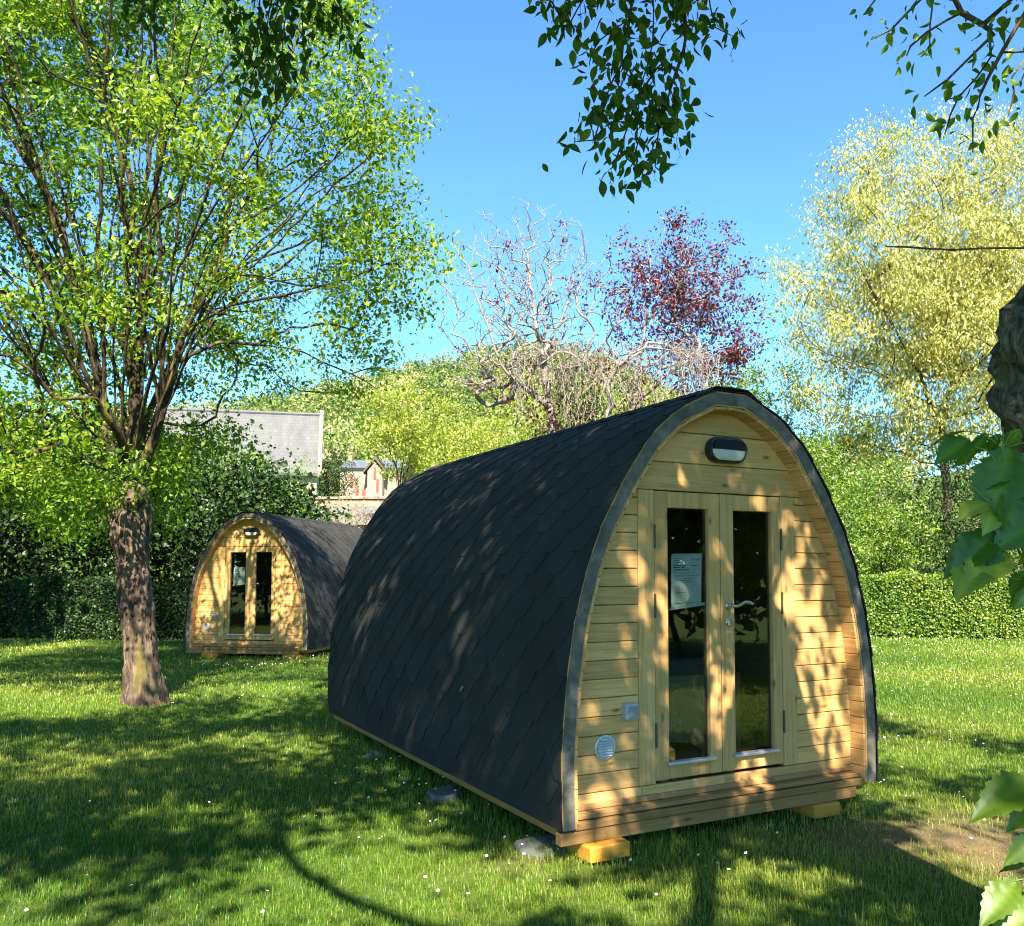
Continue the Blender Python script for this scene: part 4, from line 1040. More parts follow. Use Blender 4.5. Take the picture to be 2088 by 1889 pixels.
# --- young sapling close to the camera at the right edge
def sapling(label, base, shoots, rg, tm, size, mat):
    rt = empty('sapling', tuple(base), 0, label, 'sapling', 'saplings at the right edge'); inv = -np.array(base)
    sk = Skeleton((0, 0, -.02)); sk.limb([(0, 0, -.02)] + [np.array(p) + inv for p in shoots[0]], .06, rg, .004, attach=0)
    for s in shoots[1:]: sk.limb([np.array(p) + inv for p in s], .06, rg, .004)
    sk.radii(.0022, 2.2, .012); wood_obj('stem', sk, M['stem_green'], rt); return rt, sk, inv
def leaf_at(lst, inv, rg):
    """leaves placed one by one: (point, direction, normal, size)"""
    return (np.array([np.array(p) + inv for p, d, n, s in lst]), np.array([d for p, d, n, s in lst], float), np.array([n for p, d, n, s in lst], float), np.array([s for p, d, n, s in lst]))
def petioles(p, sk, rt):
    A = np.array(sk.P); mb = MB()
    for q in p:
        a = A[int(np.argmin(((A - q - np.array([0, 0, -.02])) ** 2).sum(1)))]; m_ = (a + q) / 2 + np.array([0, 0, .012]); mb.tube(catmull(np.array([a, m_, q]), .02), .0013, 5)
    mb.build('petioles', M['stem_green'], rt)
def saplings():
    rg = np.random.default_rng(5)
    Y = 1.75; b = [at(2120, 1500, Y)[0], Y, 0]
    rt, sk, inv = sapling('broad leaved sapling with large dark maple like leaves beside the knobbly trunk', b,
        [[at(2110, 1500, Y), at(2060, 1200, Y), at(1998, 1010, Y), at(1965, 915, Y)], [at(1998, 1010, Y), at(1945, 985, Y), at(1900, 945, Y)], [at(1985, 960, Y), at(1968, 880, Y), at(1975, 840, Y)], [at(2060, 1200, Y), at(2010, 1145, Y), at(1950, 1130, Y)], [at(2030, 1090, Y), at(1960, 1060, Y), at(1930, 1040, Y)]], rg, LOBED, .1, None)
    L = []
    def lf(x0, y0, x1, y1, dy=0, nz=(0, -.8, .5), y_=Y):
        a = at(x0, y0, y_); c = at(x1, y1, y_ + dy); d = c - a; L.append((a, d, nz, np.linalg.norm(d)))
    lf(1905, 865, 1840, 905, -.05, (.4, -.4, .6)); lf(1900, 850, 1812, 868, .03, (0, -.25, .9)); lf(1985, 880, 1935, 1060, -.04, (-.5, -.8, .4)); lf(2010, 930, 1905, 955, 0, (0, -.5, .9))
    lf(1995, 960, 1995, 1080, -.05, (.2, -.9, .3)); lf(2040, 1010, 1955, 1085, -.06, (0, -.9, .4)); lf(1960, 1050, 1840, 1130, -.03, (-.3, -.6, .5)); lf(1950, 1045, 1880, 1180, -.06, (-.1, -.9, .35)); lf(1965, 1075, 1945, 1150, .02, (0, -.9, .2))
    lf(2080, 880, 1995, 985, -.05, (.2, -.7, .6)); lf(2060, 960, 1985, 1040, .05, (.2, -.8, .4)); lf(2080, 1040, 2000, 1130, .04, (.3, -.8, .5)); lf(1970, 855, 1930, 900, .02, (0, -.6, .8)); lf(1975, 900, 1960, 860, .05, (0, -.6, .7)); lf(2040, 1130, 1990, 1210, 0, (.3, -.8, .5))
    for x_, y_ in ((1990, 870), (2005, 1000), (1930, 1000), (1955, 1110), (2015, 1180), (1900, 905), (2000, 1150), (1925, 880)): lf(x_ + 18, y_ - 25, x_ - 22, y_ + 28, rg.normal(0, .03), (rg.normal(0, .4), -.7, .6))
    L0 = list(L); L = []
    def lf2(*a): 
        nonlocal L
        lf(*a)
    lf(1975, 1085, 1895, 1150, -.09, (-.2, -.75, .75)); lf(1935, 1105, 1880, 1165, -.1, (-.2, -.7, .8)); lf(1940, 990, 1880, 1010, -.05, (0, -.5, .9)); lf(1955, 1005, 1945, 1050, -.06, (.2, -.8, .5))
    for nm, LL, mt, tn in (('leaves', L0, M['leaf_big'], .25), ('young_lit_leaves', L, M['leaf_yellow'], .7)):  # second set: sunlit look put into a brighter leaf colour
        p, d, n, s = leaf_at(LL, inv, rg); petioles(p, sk, rt); V, F, rn = leaves_np(SERRATE, p, d, n, s * .84, rg, 1.12); rn = rn * .35 + np.tile(np.where(np.abs(SERRATE[0][:, 1]) < 1e-6, .62, .0), len(p)); np_mesh(nm, V, [F], mt, rt, rn, True, rn * 0 + tn)
    Y = 1.35; b = [at(2130, 1800, Y)[0], Y, 0]
    rt, sk, inv = sapling('serrated bright green leaves of a low sapling in the lower right corner', b,
        [[at(2120, 1850, Y), at(2100, 1700, Y), at(2060, 1560, Y)], [at(2100, 1700, Y), at(2050, 1720, Y), at(1995, 1735, Y)], [at(2110, 1800, Y), at(2060, 1810, Y), at(2030, 1815, Y)], [at(2095, 1660, Y), at(2040, 1650, Y), at(2010, 1640, Y)]], rg, SERRATE, .1, None)
    L = []; Yb = Y
    def lg(x0, y0, x1, y1, dy, nz):
        a = at(x0, y0, Yb); c = at(x1, y1, Yb + dy); d = c - a; L.append((a, d, nz, np.linalg.norm(d)))
    lg(2050, 1535, 1920, 1585, -.05, (.1, -.5, .9)); lg(2075, 1555, 1985, 1625, -.02, (.1, -.6, .8)); lg(2060, 1600, 1995, 1590, .03, (0, -.6, .8)); lg(2050, 1640, 1985, 1700, -.02, (.3, -.7, .7)); lg(2045, 1700, 1955, 1700, .05, (0, -.5, .9))
    lg(2000, 1735, 1935, 1810, -.05, (-.2, -.7, .8)); lg(2060, 1725, 2000, 1800, .03, (.4, -.8, .3)); lg(2065, 1780, 1950, 1840, -.04, (.2, -.6, .9)); lg(2090, 1690, 2010, 1680, .02, (0, -.7, .7)); lg(2070, 1500, 2010, 1470, .04, (0, -.6, .8))
    p, d, n, s = leaf_at(L, inv, rg); petioles(p, sk, rt); V, F, rn = leaves_np(SERRATE, p, d, n, s * 1.0, rg, .9); rn = rn * .3 + np.tile(np.where(np.abs(SERRATE[0][:, 1]) < 1e-6, .7, .25), len(p)); np_mesh('leaves', V, [F], M['leaf_lit'], rt, rn, True, rn * 0 + .5)
saplings()

# --- hedges along the back of the lawn
def hedge(label, x0, x1, y, h, dep, n, mat, seed, lsize=.085):
    rg = np.random.default_rng(seed)
    rt = empty('hedge', ((x0 + x1) / 2, y, 0), 0, label, 'hedge', 'clipped hedges along the back of the lawn')
    cx = (x0 + x1) / 2
    x = rg.uniform(x0, x1, n) - cx; q = rg.random(n)
    top = q > .68; z = np.where(top, h + rg.normal(0, .05, n), rg.random(n) ** .8 * h); yy = np.where(top, rg.uniform(-dep, dep, n) * .5, -dep * .5 + np.abs(rg.normal(0, .12, n)) )
    back = (~top) & (rg.random(n) > .8); yy = np.where(back, dep * .5 - np.abs(rg.normal(0, .12, n)), yy)
    wv = .09 * np.sin((x + cx) * 2.1 + 1.3 * np.sin((x + cx) * .9)) + .05 * np.sin((x + cx) * 6.3)
    z = z * (1 + wv / h); yy = yy + wv * .8
    pos = np.stack([x, yy, z + height(x + cx, y)], 1)
    nor = unit(rg.normal(size=(n, 3)) + np.where(top[:, None], [0, 0, 1.2], [0, -1.0, .5])); d = rand_dirs(n, rg, .1)
    V, F, rn = leaves_np(LEAFR, pos, d, nor, lsize * rg.uniform(.5, 1.3, n), rg); tone = np.repeat(.5 + .5 * np.sin((x + cx) * 1.7 + z * 3) * np.sin(z * 2.2 + (x + cx) * .6), 4)
    np_mesh('foliage', V, [F], mat, rt, rn, False, tone)
    mb = MB()
    for k in range(int((x1 - x0) * 11)):
        a = rg.uniform(x0, x1) - cx; b_ = rg.uniform(-.3, .3) * dep; t = rg.normal(0, .16, 2)
        mb.tube([(a, b_, -.02), (a + t[0] * .5, b_ + t[1] * .3, h * .5), (a + t[0], b_ + t[1] * .6, h * .93)], [.018, .013, .006], 4)
    mb.build('stems', M['bark_dark'], rt)
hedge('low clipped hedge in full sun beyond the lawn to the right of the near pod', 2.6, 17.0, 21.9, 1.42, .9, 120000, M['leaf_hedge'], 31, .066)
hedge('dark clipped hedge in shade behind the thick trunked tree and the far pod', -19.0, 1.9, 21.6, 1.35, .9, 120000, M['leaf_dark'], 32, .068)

# --- dense shrubs and small trees behind the dark hedge
def shrub_row():
    rg = np.random.default_rng(41)
    spec = [(-17.5, 24.5, 6.2, 2.6, 'tall dark evergreen shrub at the far left behind the dark hedge', M['leaf_dark']), (-13.6, 23.6, 5.6, 2.3, 'evergreen shrub darkened for shade left of the thick trunk, its top in half sun', M['leaf_dark']),
            (-10.4, 24.2, 5.0, 2.1, 'dark glossy shrub right behind the thick ridged trunk', M['leaf_dark']), (-7.6, 24.0, 4.5, 1.9, 'dense green shrub darkened for shade behind the far pod ridge', M['leaf_dark']), (-7.4, 24.6, 3.5, 1.2, 'rounded green shrub between the far pod and the stone wall', M['leaf_fresh'])]  # leaf_dark puts shade into the colour of these shrubs
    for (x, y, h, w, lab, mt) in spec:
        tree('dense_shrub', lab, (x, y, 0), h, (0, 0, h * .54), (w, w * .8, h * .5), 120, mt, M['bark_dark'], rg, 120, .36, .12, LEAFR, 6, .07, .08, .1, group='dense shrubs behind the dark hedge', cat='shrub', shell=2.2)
shrub_row()

def mid_trees():
    rg = np.random.default_rng(52)
    # slim leafy trees in front of the pale roofed barn
    for (px, py, Y, w, n, mt, lab) in [(430, 870, 27, 1.9, 130, M['leaf_mid'], 'leafy tree standing in front of the middle of the pale slate roof'), (515, 905, 28.5, 1.3, 100, M['leaf_mid'], 'slim leafy tree against the right part of the barn wall'), (590, 900, 28, .42, 26, M['leaf_mid'], 'thin young tree crossing the right end of the barn'), (330, 880, 27.5, 1.9, 120, M['leaf_fresh'], 'bushy tree just right of the pollard head'), (195, 800, 27.5, 2.6, 150, M['leaf_mid'], 'leafy tree behind the crown left of the pollard trunk'), (60, 720, 28, 3.0, 170, M['leaf_fresh'], 'tall leafy tree at the left edge behind the pollard crown')]:
        t = at(px, py, Y); z0 = float(height(t[0], Y)); H = t[2] - z0
        tree('leafy_tree', lab, (t[0], Y, z0), H, (0, 0, H * .60), (w, w, H * .42), int(n * 1.3), mt, M['bark_dark'], rg, 72, .23, .10, LEAF4, 4, .09, .2, .3, group='trees and tall shrubs beyond the hedge', thin=.009)
    # yellow green trees before the hill, some dark trees added as shade between them
    for (px, py, Y, w, n, mt, lab) in [(880, 760, 38, 2.3, 140, M['leaf_yellow'], 'bright yellow green tree left of the bare grey tree'), (940, 800, 34, 2.2, 120, M['leaf_yellow'], 'low yellow green tree under the bare grey tree'), (1340, 715, 36, 3.0, 150, M['leaf_yellow'], 'yellow green tree behind the red leaved tree'), (1180, 735, 40, 3.0, 130, M['leaf_fresh'], 'fresh green tree seen through the tangled twigs'), (1480, 665, 33, 2.6, 150, M['leaf_mid'], 'green tree between the red leaved tree and the pale willow'), (1050, 715, 42, 3.2, 130, M['leaf_yellow'], 'yellow green tree behind the grey trunk'), (655, 880, 62, 1.9, 90, M['leaf_dark'], 'dark bushy tree between the barn gable and the cream house'), (905, 775, 50, 3.0, 110, M['leaf_dark'], 'dark tree added as shade between two yellow green trees, left of the bare tree'), (1130, 770, 31, 2.2, 110, M['leaf_dark'], 'dark low tree added as shade inside the tangle over the near pod roof'), (1430, 745, 31, 2.0, 110, M['leaf_dark'], 'dark tree added as shade under the red leaved crown, right side')]:
        t = at(px, py, Y); z0 = float(height(t[0], Y)); H = t[2] - z0
        tree('leafy_tree', lab, (t[0], Y, z0), H, (0, 0, H * .58), (w, w, H * .43), int(n * 1.5), mt, M['bark_limb'], rg, 62, .24, .11, LEAF4, 5, .12, .2, .3, group='trees and tall shrubs beyond the hedge', thin=.009)
    for (px, py, Y, w, n, mt, lab) in [(790, 735, 36, 1.6, 130, M['leaf_yellow'], 'yellow green tree right of the barn, above the house')]:
        t = at(px, py, Y); z0 = float(height(t[0], Y)); H = t[2] - z0
        tree('leafy_tree', lab, (t[0], Y, z0), H, (0, 0, H * .76), (w, w, H * .25), n, mt, M['bark_limb'], rg, 62, .24, .11, LEAF4, 5, .1, .4, .3, group='trees and tall shrubs beyond the hedge', thin=.009)
    # green trees under the pale willow
    for (px, py, Y, w, n, mt, lab) in [(1600, 850, 24.5, 1.7, 130, M['leaf_mid'], 'green tree right behind the arch of the near pod'), (1740, 905, 25.5, 1.9, 140, M['leaf_mid'], 'green bushy tree over the sunny hedge'), (1880, 880, 25, 2.0, 140, M['leaf_dark'], 'darker tree over the sunny hedge towards the right edge'), (2030, 850, 26, 2.2, 140, M['leaf_mid'], 'green tree behind the big sapling leaves at the right edge'), (1670, 800, 31, 2.6, 140, M['leaf_mid'], 'fresh green tree under the left skirt of the pale willow')]:
        t = at(px, py, Y); z0 = float(height(t[0], Y)); H = t[2] - z0
        tree('leafy_tree', lab, (t[0], Y, z0), H, (0, 0, H * .52), (w, w, H * .49), int(n * 1.3), mt, M['bark_dark'], rg, 74, .19, .09, LEAF4, 5, .15, .15, .3, group='trees and tall shrubs beyond the hedge', thin=.009)
mid_trees()

def pale_willow():
    rg = np.random.default_rng(61); Y = 30; b = at(1868, 1000, Y); b[2] = float(height(b[0], Y))
    A = lambda x, y, dy=0: at(x, y, Y + dy)
    limbs = [[b, A(1862, 900), A(1845, 830), A(1815, 750, -.4), A(1760, 640, -.8), A(1700, 540, -1), A(1660, 430, -1)], [A(1845, 830), A(1875, 760, .2), A(1905, 650, .5), A(1930, 520, .6), A(1940, 380, .6)],
             [A(1815, 750), A(1805, 640, .8), A(1820, 520, 1.2), A(1830, 400, 1.4), A(1800, 300, 1.4)], [A(1830, 780), A(1720, 730, -1), A(1620, 690, -1.5), A(1570, 640, -1.6)], [A(1875, 760), A(1960, 680, -1.0), A(2040, 560, -1.4), A(2080, 420, -1.5)], [A(1790, 700), A(1690, 640, .5), A(1600, 560, .8)]]
    c = A(1890, 600) - b
    tree('pale_willow', 'huge willow covered in pale yellow leaves at the right, beyond the hedge', tuple(b), 16, tuple(c), (6.5, 4.2, 6.9), 820, M['leaf_white'], M['bark_willow'], rg, 150, .36, .125, LEAFN, droop=1.25, sag=.05, limbs=limbs, thin=.012, per2=10, tip=.010, trunk_r=.3, shell=1.3, wob=.07, zcut=-.78, flat=.2, width=1.9)
pale_willow()

def bare_and_red():
    rg = np.random.default_rng(71); Y = 26
    A = lambda x, y, dy=0: at(x, y, Y + dy)
    b = A(1100, 1000); b[2] = float(height(b[0], Y))
    limbs = [[b, A(1092, 860), A(1085, 800), A(1072, 740), A(1058, 660), A(1050, 580), A(1035, 500), A(1010, 420)], [A(1085, 800), A(1030, 755, -.5), A(985, 720, -.8), A(960, 640, -1), A(930, 560, -1)], [A(1066, 700), A(1110, 620, .5), A(1130, 540, .6), A(1150, 470, .6)], [A(1058, 660), A(1010, 600, .6), A(970, 520, .8)], [A(1092, 860), A(1140, 760, -.6), A(1190, 690, -.8), A(1200, 600, -.8)]]
    rt = empty('bare_tree', tuple(b), 0, 'bare grey tree with curling twigs against the sky behind the near pod roof', 'tree'); sk = Skeleton(b - b)
    for i, ln in enumerate(limbs): sk.limb([np.array(p) - b for p in ln], .3, rg, .05, attach=0 if i == 0 else None)
    tg = np.concatenate([ellipsoid(1650, A(1030, 590) - b, (2.8, 1.9, 3.1), rg, 1.2), ellipsoid(320, A(970, 740) - b, (1.4, 1.2, .9), rg, .8)])
    sk.grow(order_from(tg, sk.P[4]), rg, .14, .032, .6, -.03); sk.radii(.0085, 2.5, .13); wood_obj('branches', sk, M['bark_grey'], rt)
    P = np.array(sk.P)[sk.tips]; w = P[rg.choice(len(P), 26, replace=False)]
    V, F, r, t = merge([clusters(w, 14, .13, rg, .12, LEAF4, .5, .3)]); np_mesh('last_leaves', V, F, M['leaf_red'], rt, r, False, t)
    # red leaved tree
    Y = 27; b = A(1245, 1000); b[2] = float(height(b[0], 26))
    limbs = [[b, A(1250, 800), A(1258, 720), A(1275, 640), A(1280, 540), A(1270, 450)], [A(1250, 800), A(1215, 760, -.6), A(1240, 700, -.8)], [A(1256, 740), A(1330, 690, .3), A(1400, 600, .5), A(1440, 520, .5)], [A(1262, 700), A(1220, 640, .5), A(1205, 560, .6)], [A(1250, 800), A(1310, 740, -.8), A(1390, 700, -1), A(1450, 680, -1)], [A(1275, 640), A(1340, 560, -.4), A(1370, 470, -.4)]]
    rt = empty('red_leaved_tree', tuple(b), 0, 'tree with sparse dark red leaves on pale branches behind the near pod roof', 'tree'); sk = Skeleton(b - b)
    for i, ln in enumerate(limbs): sk.limb([np.array(p) - b for p in ln], .3, rg, .05, attach=0 if i == 0 else None)
    tg = np.concatenate([ellipsoid(420, A(1335, 585) - b, (2.85, 1.9, 2.65), rg, 1.2), ellipsoid(60, A(1440, 700) - b, (1.1, 1.0, .9), rg, .8)])
    sk.grow(order_from(tg, sk.P[4]), rg, .16, .06, .6, -.02); sk.radii(.0088, 2.45, .12); wood_obj('branches', sk, M['bark_grey'], rt)
    crown_obj('crown', sk, M['leaf_red'], rt, rg, 25, .15, .105, LEAF4, .4, .3, keep=lambda c: (c[:, 2] + .5 * c[:, 0] > (A(1190, 560) - b)[2] * .82) & (np.random.default_rng(4).random(len(c)) > .06))
    # weeping tangle of dead twigs with dark red leaves behind
    Y = 24.5; b = A(1195, 1000); b[2] = float(height(b[0], Y))
    rt = empty('weeping_tree', tuple(b), 0, 'tangle of pale drooping dead twigs, dark red leaves inside, over the near pod roof', 'tree'); sk = Skeleton(b - b)
    for i, ln in enumerate([[b, A(1200, 850), A(1190, 740), A(1150, 690)], [A(1195, 760), A(1250, 690, -.4), A(1320, 690, -.5)], [A(1190, 740), A(1110, 700, .4), A(1060, 720, .4)], [A(1230, 700, 0), A(1290, 680, .4), A(1370, 720, .4)]]):
        sk.limb([np.array(p) - b for p in ln], .25, rg, .06, attach=0 if i == 0 else None)
    n = 210; x = rg.uniform(1010, 1400, n); yb = rg.uniform(745, 850, n)
    for k in range(n):
        a = A(x[k] + rg.normal(0, 14), rg.uniform(668, 745), rg.normal(0, .6)) - b; e = A(x[k], yb[k], rg.normal(0, .7)) - b
        i0 = int(np.argmin(((np.array(sk.P[:60]) - a) ** 2).sum(1))); mid = (a + e) / 2 + rg.normal(0, .10, 3)
        sk.limb([sk.P[i0], a, mid, e], .10, rg, .045, attach=i0); sk.tips.append(len(sk.P) - 1)
    sk.radii(.0085, 2.6, .11); wood_obj('twigs', sk, M['bark_grey'], rt)
    cs = np.stack([A(rg.uniform(1000, 1410), rg.uniform(690, 850), .5 + abs(rg.normal(0, .5))) - b for _ in range(120)])
    V, F, r, t = merge([clusters(cs, 18, .2, rg, .12, LEAF4, .5, .3)]); np_mesh('crown', V, F, M['leaf_red'], rt, r, False, t)
bare_and_red()

# --- dry bush and saplings before the stone wall
def dry_bush():
    rg = np.random.default_rng(83)
    for (px, py, Y, w, lab) in [(650, 960, 30, 1.3, 'dry straw coloured bush over the far pod ridge'), (715, 985, 31, 1.1, 'thin dry bush where the far pod meets the near pod')]:
        t = at(px, py, Y); z0 = float(height(t[0], Y)); H = t[2] - z0
        tree('dry_bush', lab, (t[0], Y, z0), H, (0, 0, H * .58), (w, w * .8, H * .44), 110, M['leaf_tan'], plain('straw twigs', (.40, .30, .13), .9, .2), rg, 9, .2, .09, LEAF4, 7, .03, .06, .2, group='dry bushes before the stone wall', cat='bush', tip=.007, names=('twigs', 'crown'), sag=-.05)
dry_bush()

# --- wooded hill: a far wood that reads as one mass
def hill_wood():
    rg = np.random.default_rng(91); pts = []
    for y in np.arange(118, 262, 5.2):
        for x in np.arange(-.46 * y - 8, .34 * y + 12, 5.0): pts.append((x + rg.normal(0, 1.6), y + rg.normal(0, 1.6)))
    P = np.array(pts); z = height(P[:, 0], P[:, 1]); n = len(P); H = rg.uniform(6.5, 11, n); Rr = rg.uniform(2.2, 3.6, n); per = 170
    kind = rg.random(n); ci = np.repeat(np.arange(n), per); N = n * per
    d = unit(rg.normal(size=(N, 3))); rad = rg.random(N) ** .4
    lump = 1 + .25 * np.sin(d[:, 0] * 5 + ci) * np.sin(d[:, 2] * 4 + ci * 1.7)
    pos = np.stack([P[ci, 0], P[ci, 1], z[ci] + H[ci] * .6], 1) + d * rad[:, None] * lump[:, None] * np.stack([Rr[ci], Rr[ci], H[ci] * .42], 1)
    nor = unit(d + rg.normal(size=(N, 3)) * .6)
    V, F, rn = leaves_np(LEAFR, pos, rand_dirs(N, rg, .2), nor, rg.uniform(.35, .8, N), rg)
    tone = np.repeat(np.where(kind > .9, .0, np.where(kind > .8, 1.0, kind)), per * 4)
    m = leaf_mat('hill wood leaves', (.045, .10, .025), (.24, .29, .08), (.50, .45, .24), .3, .0, .75)
    tr = []; b = 0; Vt, Ft = [], []
    for i in range(n):
        if kind[i] < .35: continue
        a = rg.normal(0, .3, 2); p = np.array([[P[i, 0], P[i, 1], z[i] - .3], [P[i, 0] + a[0], P[i, 1] + a[1], z[i] + H[i] * .8]]); q, f = tube_np(p, np.array([.16, .06]), 4); Vt.append(q); Ft.append(f + b); b += len(q)
    o = np_mesh('hillside_wood', V, [F], m, None, rn, False, tone); tag(o, 'spring green wood covering the hill behind everything', None, None, 'stuff')
    o = np_mesh('hillside_trunks', np.concatenate(Vt), [np.concatenate(Ft)], M['bark_grey'], None, smooth=True); tag(o, 'pale thin trunks of the far hill wood', None, None, 'stuff')
hill_wood()

# --- trees and hedge behind the camera: they stand in the panes of the doors
def behind():
    rg = np.random.default_rng(101)
    for (x, y, h, w, lab) in [(10.5, 1.2, 8, 2.4, 'tree out to the right of the lawn, mirrored in the near pod door'), (13.5, -2.0, 9, 2.8, 'second tree out to the right, mirrored in the near pod door'), (15.5, 3.0, 9, 2.8, 'third tree out to the right, mirrored in the near pod door'), (10.0, -4.5, 8.5, 2.6, 'tree behind the viewer to the right, mirrored in the panes'),
                              (-14.5, 5.0, 8.5, 2.8, 'tree out to the left of the lawn, mirrored in the far pod panes'), (-17.5, 1.0, 9, 3, 'second tree out to the left, mirrored in the far pod panes'), (-12, -.5, 8, 2.6, 'tree behind the viewer to the left, mirrored in the panes'), (-13.2, 12.2, 13, 3.3, 'tall unseen tree added left of the pollarded tree to shade the dark hedge')]:  # the tall one is out of view, added to shade the dark hedge
        tree('leafy_tree', lab, (x, y, 0), h, (0, 0, h * .54), (w, w, h * .46), 150, M['leaf_over'], M['bark_dark'], rg, 90, .5, .22, LEAFR, 5, .2, .25, .3, group='trees behind the viewer')
behind()

# ------------------------------------------------------------------ buildings on the slope
def stone_mat(name, a, b, mortar, scale=2.2):
    m, ns, ls = nmat(name); v = mapping(ns, ls, (1, 1, 1.6))
    vo = ns.new('ShaderNodeTexVoronoi'); vo.inputs['Scale'].default_value = scale; ls.new(v, vo.inputs['Vector'])
    ve = ns.new('ShaderNodeTexVoronoi'); ve.feature = 'DISTANCE_TO_EDGE'; ve.inputs['Scale'].default_value = scale; ls.new(v, ve.inputs['Vector'])
    sp = ns.new('ShaderNodeSeparateColor'); ls.new(vo.outputs['Color'], sp.inputs[0])
    c = mix(ns, ls, sp.outputs[0], a, b); r = ramp(ns, [(.02, (1, 1, 1)), (.07, (0, 0, 0))]); ls.new(ve.outputs['Distance'], r.inputs[0])
    n = noise(ns, ls, .8, 4, v); c = mix(ns, ls, math_(ns, ls, 'MULTIPLY', n.outputs['Fac'], .4), c, tuple(x * .6 for x in a)); c = mix(ns, ls, r.outputs[0], c, mortar)
    p = principled(ns, ls, c, .9, .2, nrm=bump(ns, ls, ve.outputs['Distance'], .6, .05)); finish(ns, ls, p.outputs[0]); return m
def slate_mat(name, a, b, streak):
    m, ns, ls = nmat(name); v = mapping(ns, ls, (1.4, .35, .35)); n = noise(ns, ls, 1.4, 6, v, .65); n2 = noise(ns, ls, 9, 3, v)
    r = ramp(ns, [(.3, a), (.7, b)]); ls.new(n.outputs['Fac'], r.inputs[0])
    v2 = mapping(ns, ls, (1, 1, 1)); br = ns.new('ShaderNodeTexBrick'); br.inputs['Scale'].default_value = 1.0; br.inputs['Brick Width'].default_value = .35; br.inputs['Row Height'].default_value = .22; br.inputs['Mortar Size'].default_value = .012
    ls.new(v2, br.inputs['Vector']); br.inputs['Color1'].default_value = (1, 1, 1, 1); br.inputs['Color2'].default_value = (.86, .86, .86, 1); br.inputs['Mortar'].default_value = (.7, .7, .7, 1)
    c = mix(ns, ls, 1.0, r.outputs[0], br.outputs['Color'], 'MULTIPLY'); c = mix(ns, ls, math_(ns, ls, 'MULTIPLY', n2.outputs['Fac'], .35), c, streak)
    p = principled(ns, ls, c, .7, .3); finish(ns, ls, p.outputs[0]); return m
M['pale_slate'] = slate_mat('weathered pale slate', (.095, .094, .092), (.145, .141, .135), (.068, .066, .063))
M['blue_slate'] = slate_mat('blue grey slate', (.085, .10, .115), (.14, .155, .17), (.1, .1, .1))
M['tuff'] = stone_mat('tuffeau stone', (.42, .34, .21), (.50, .42, .28), (.36, .29, .19), 1.6)
M['rubble'] = stone_mat('rubble stone', (.20, .155, .11), (.30, .24, .175), (.25, .20, .15), 2.6)
M['cream'] = plain('cream render', (.30, .225, .165), .9, .2, 0, .08, 3)
M['white_stone'] = plain('white dressed stone', (.40, .375, .33), .85, .2, 0, .05, 4)
M['brick'] = plain('orange brick', (.50, .24, .11), .9, .2, 0, .25, 12)
M['shutter'] = plain('red brown shutter', (.26, .07, .05), .7, .3)
M['dark_trim'] = plain('dark verge board', (.10, .07, .055), .7, .3)

def barn():
    Y = 58; r0 = at(628, 818, Y); e0 = at(632, 922, Y - 3.3); l0 = at(262, 818, Y); g = float(height(r0[0], Y)) - .5
    th = .22; hl = (r0[0] - l0[0]) / 2
    rt = empty('stone_barn', (r0[0] - hl * math.cos(th), Y - hl * math.sin(th), g), th, 'large old stone barn with huge pale slate roof, half hidden by leaves', 'building'); cx = (r0[0] + l0[0]) / 2; hl = (r0[0] - l0[0]) / 2; zr, ze = r0[2] - g, e0[2] - g; hd = 3.6
    s = MB(); s.add([(x, y, z) for x in (-hl, hl) for y, z in ((-hd, 0), (hd, 0), (hd, ze - .1), (0, zr - .25), (-hd, ze - .1))], [(0, 1, 2, 3, 4), (9, 8, 7, 6, 5)] + [((i + 1) % 5, i, i + 5, (i + 1) % 5 + 5) for i in range(5)]); s.build('wall', M['tuff'], rt)
    s = MB(); sl = (zr - ze) / hd
    for sg in (-1, 1):
        a = [(-hl - .1, sg * .0, zr), (hl + .05, sg * .0, zr), (hl + .05, sg * (hd + .35), ze - .35 * sl), (-hl - .1, sg * (hd + .35), ze - .35 * sl)]
        v = a + [(x, y, z - .18) for x, y, z in a]; f = [(0, 3, 2, 1), (4, 5, 6, 7), (0, 1, 5, 4), (1, 2, 6, 5), (2, 3, 7, 6), (3, 0, 4, 7)]; s.add(v, f if sg > 0 else [q[::-1] for q in f])
    s.build('roof', M['pale_slate'], rt)
    s = MB(); s.tube([(-hl - .1, 0, zr + .03), (hl + .1, 0, zr + .03)], .13, 8); s.build('ridge_tiles', M['pale_slate'], rt)
    s = MB(); s.add([(hl + .06, -hd - .35, ze - .6), (hl + .06, 0, zr - .1), (hl + .06, 0, zr + .35), (hl + .06, -hd - .4, ze - .2)] + [(hl + .3, -hd - .35, ze - .6), (hl + .3, 0, zr - .1), (hl + .3, 0, zr + .35), (hl + .3, -hd - .4, ze - .2)], [(0, 1, 2, 3), (7, 6, 5, 4), (0, 3, 7, 4), (1, 5, 6, 2), (3, 2, 6, 7), (0, 4, 5, 1)])
    s.build('gable_coping', M['rubble'], rt)
    s = MB(); s.box(-hl, hl, -hd - .16, -hd - .005, ze - .45, ze - .2); s.build('cornice', M['white_stone'], rt)
barn()

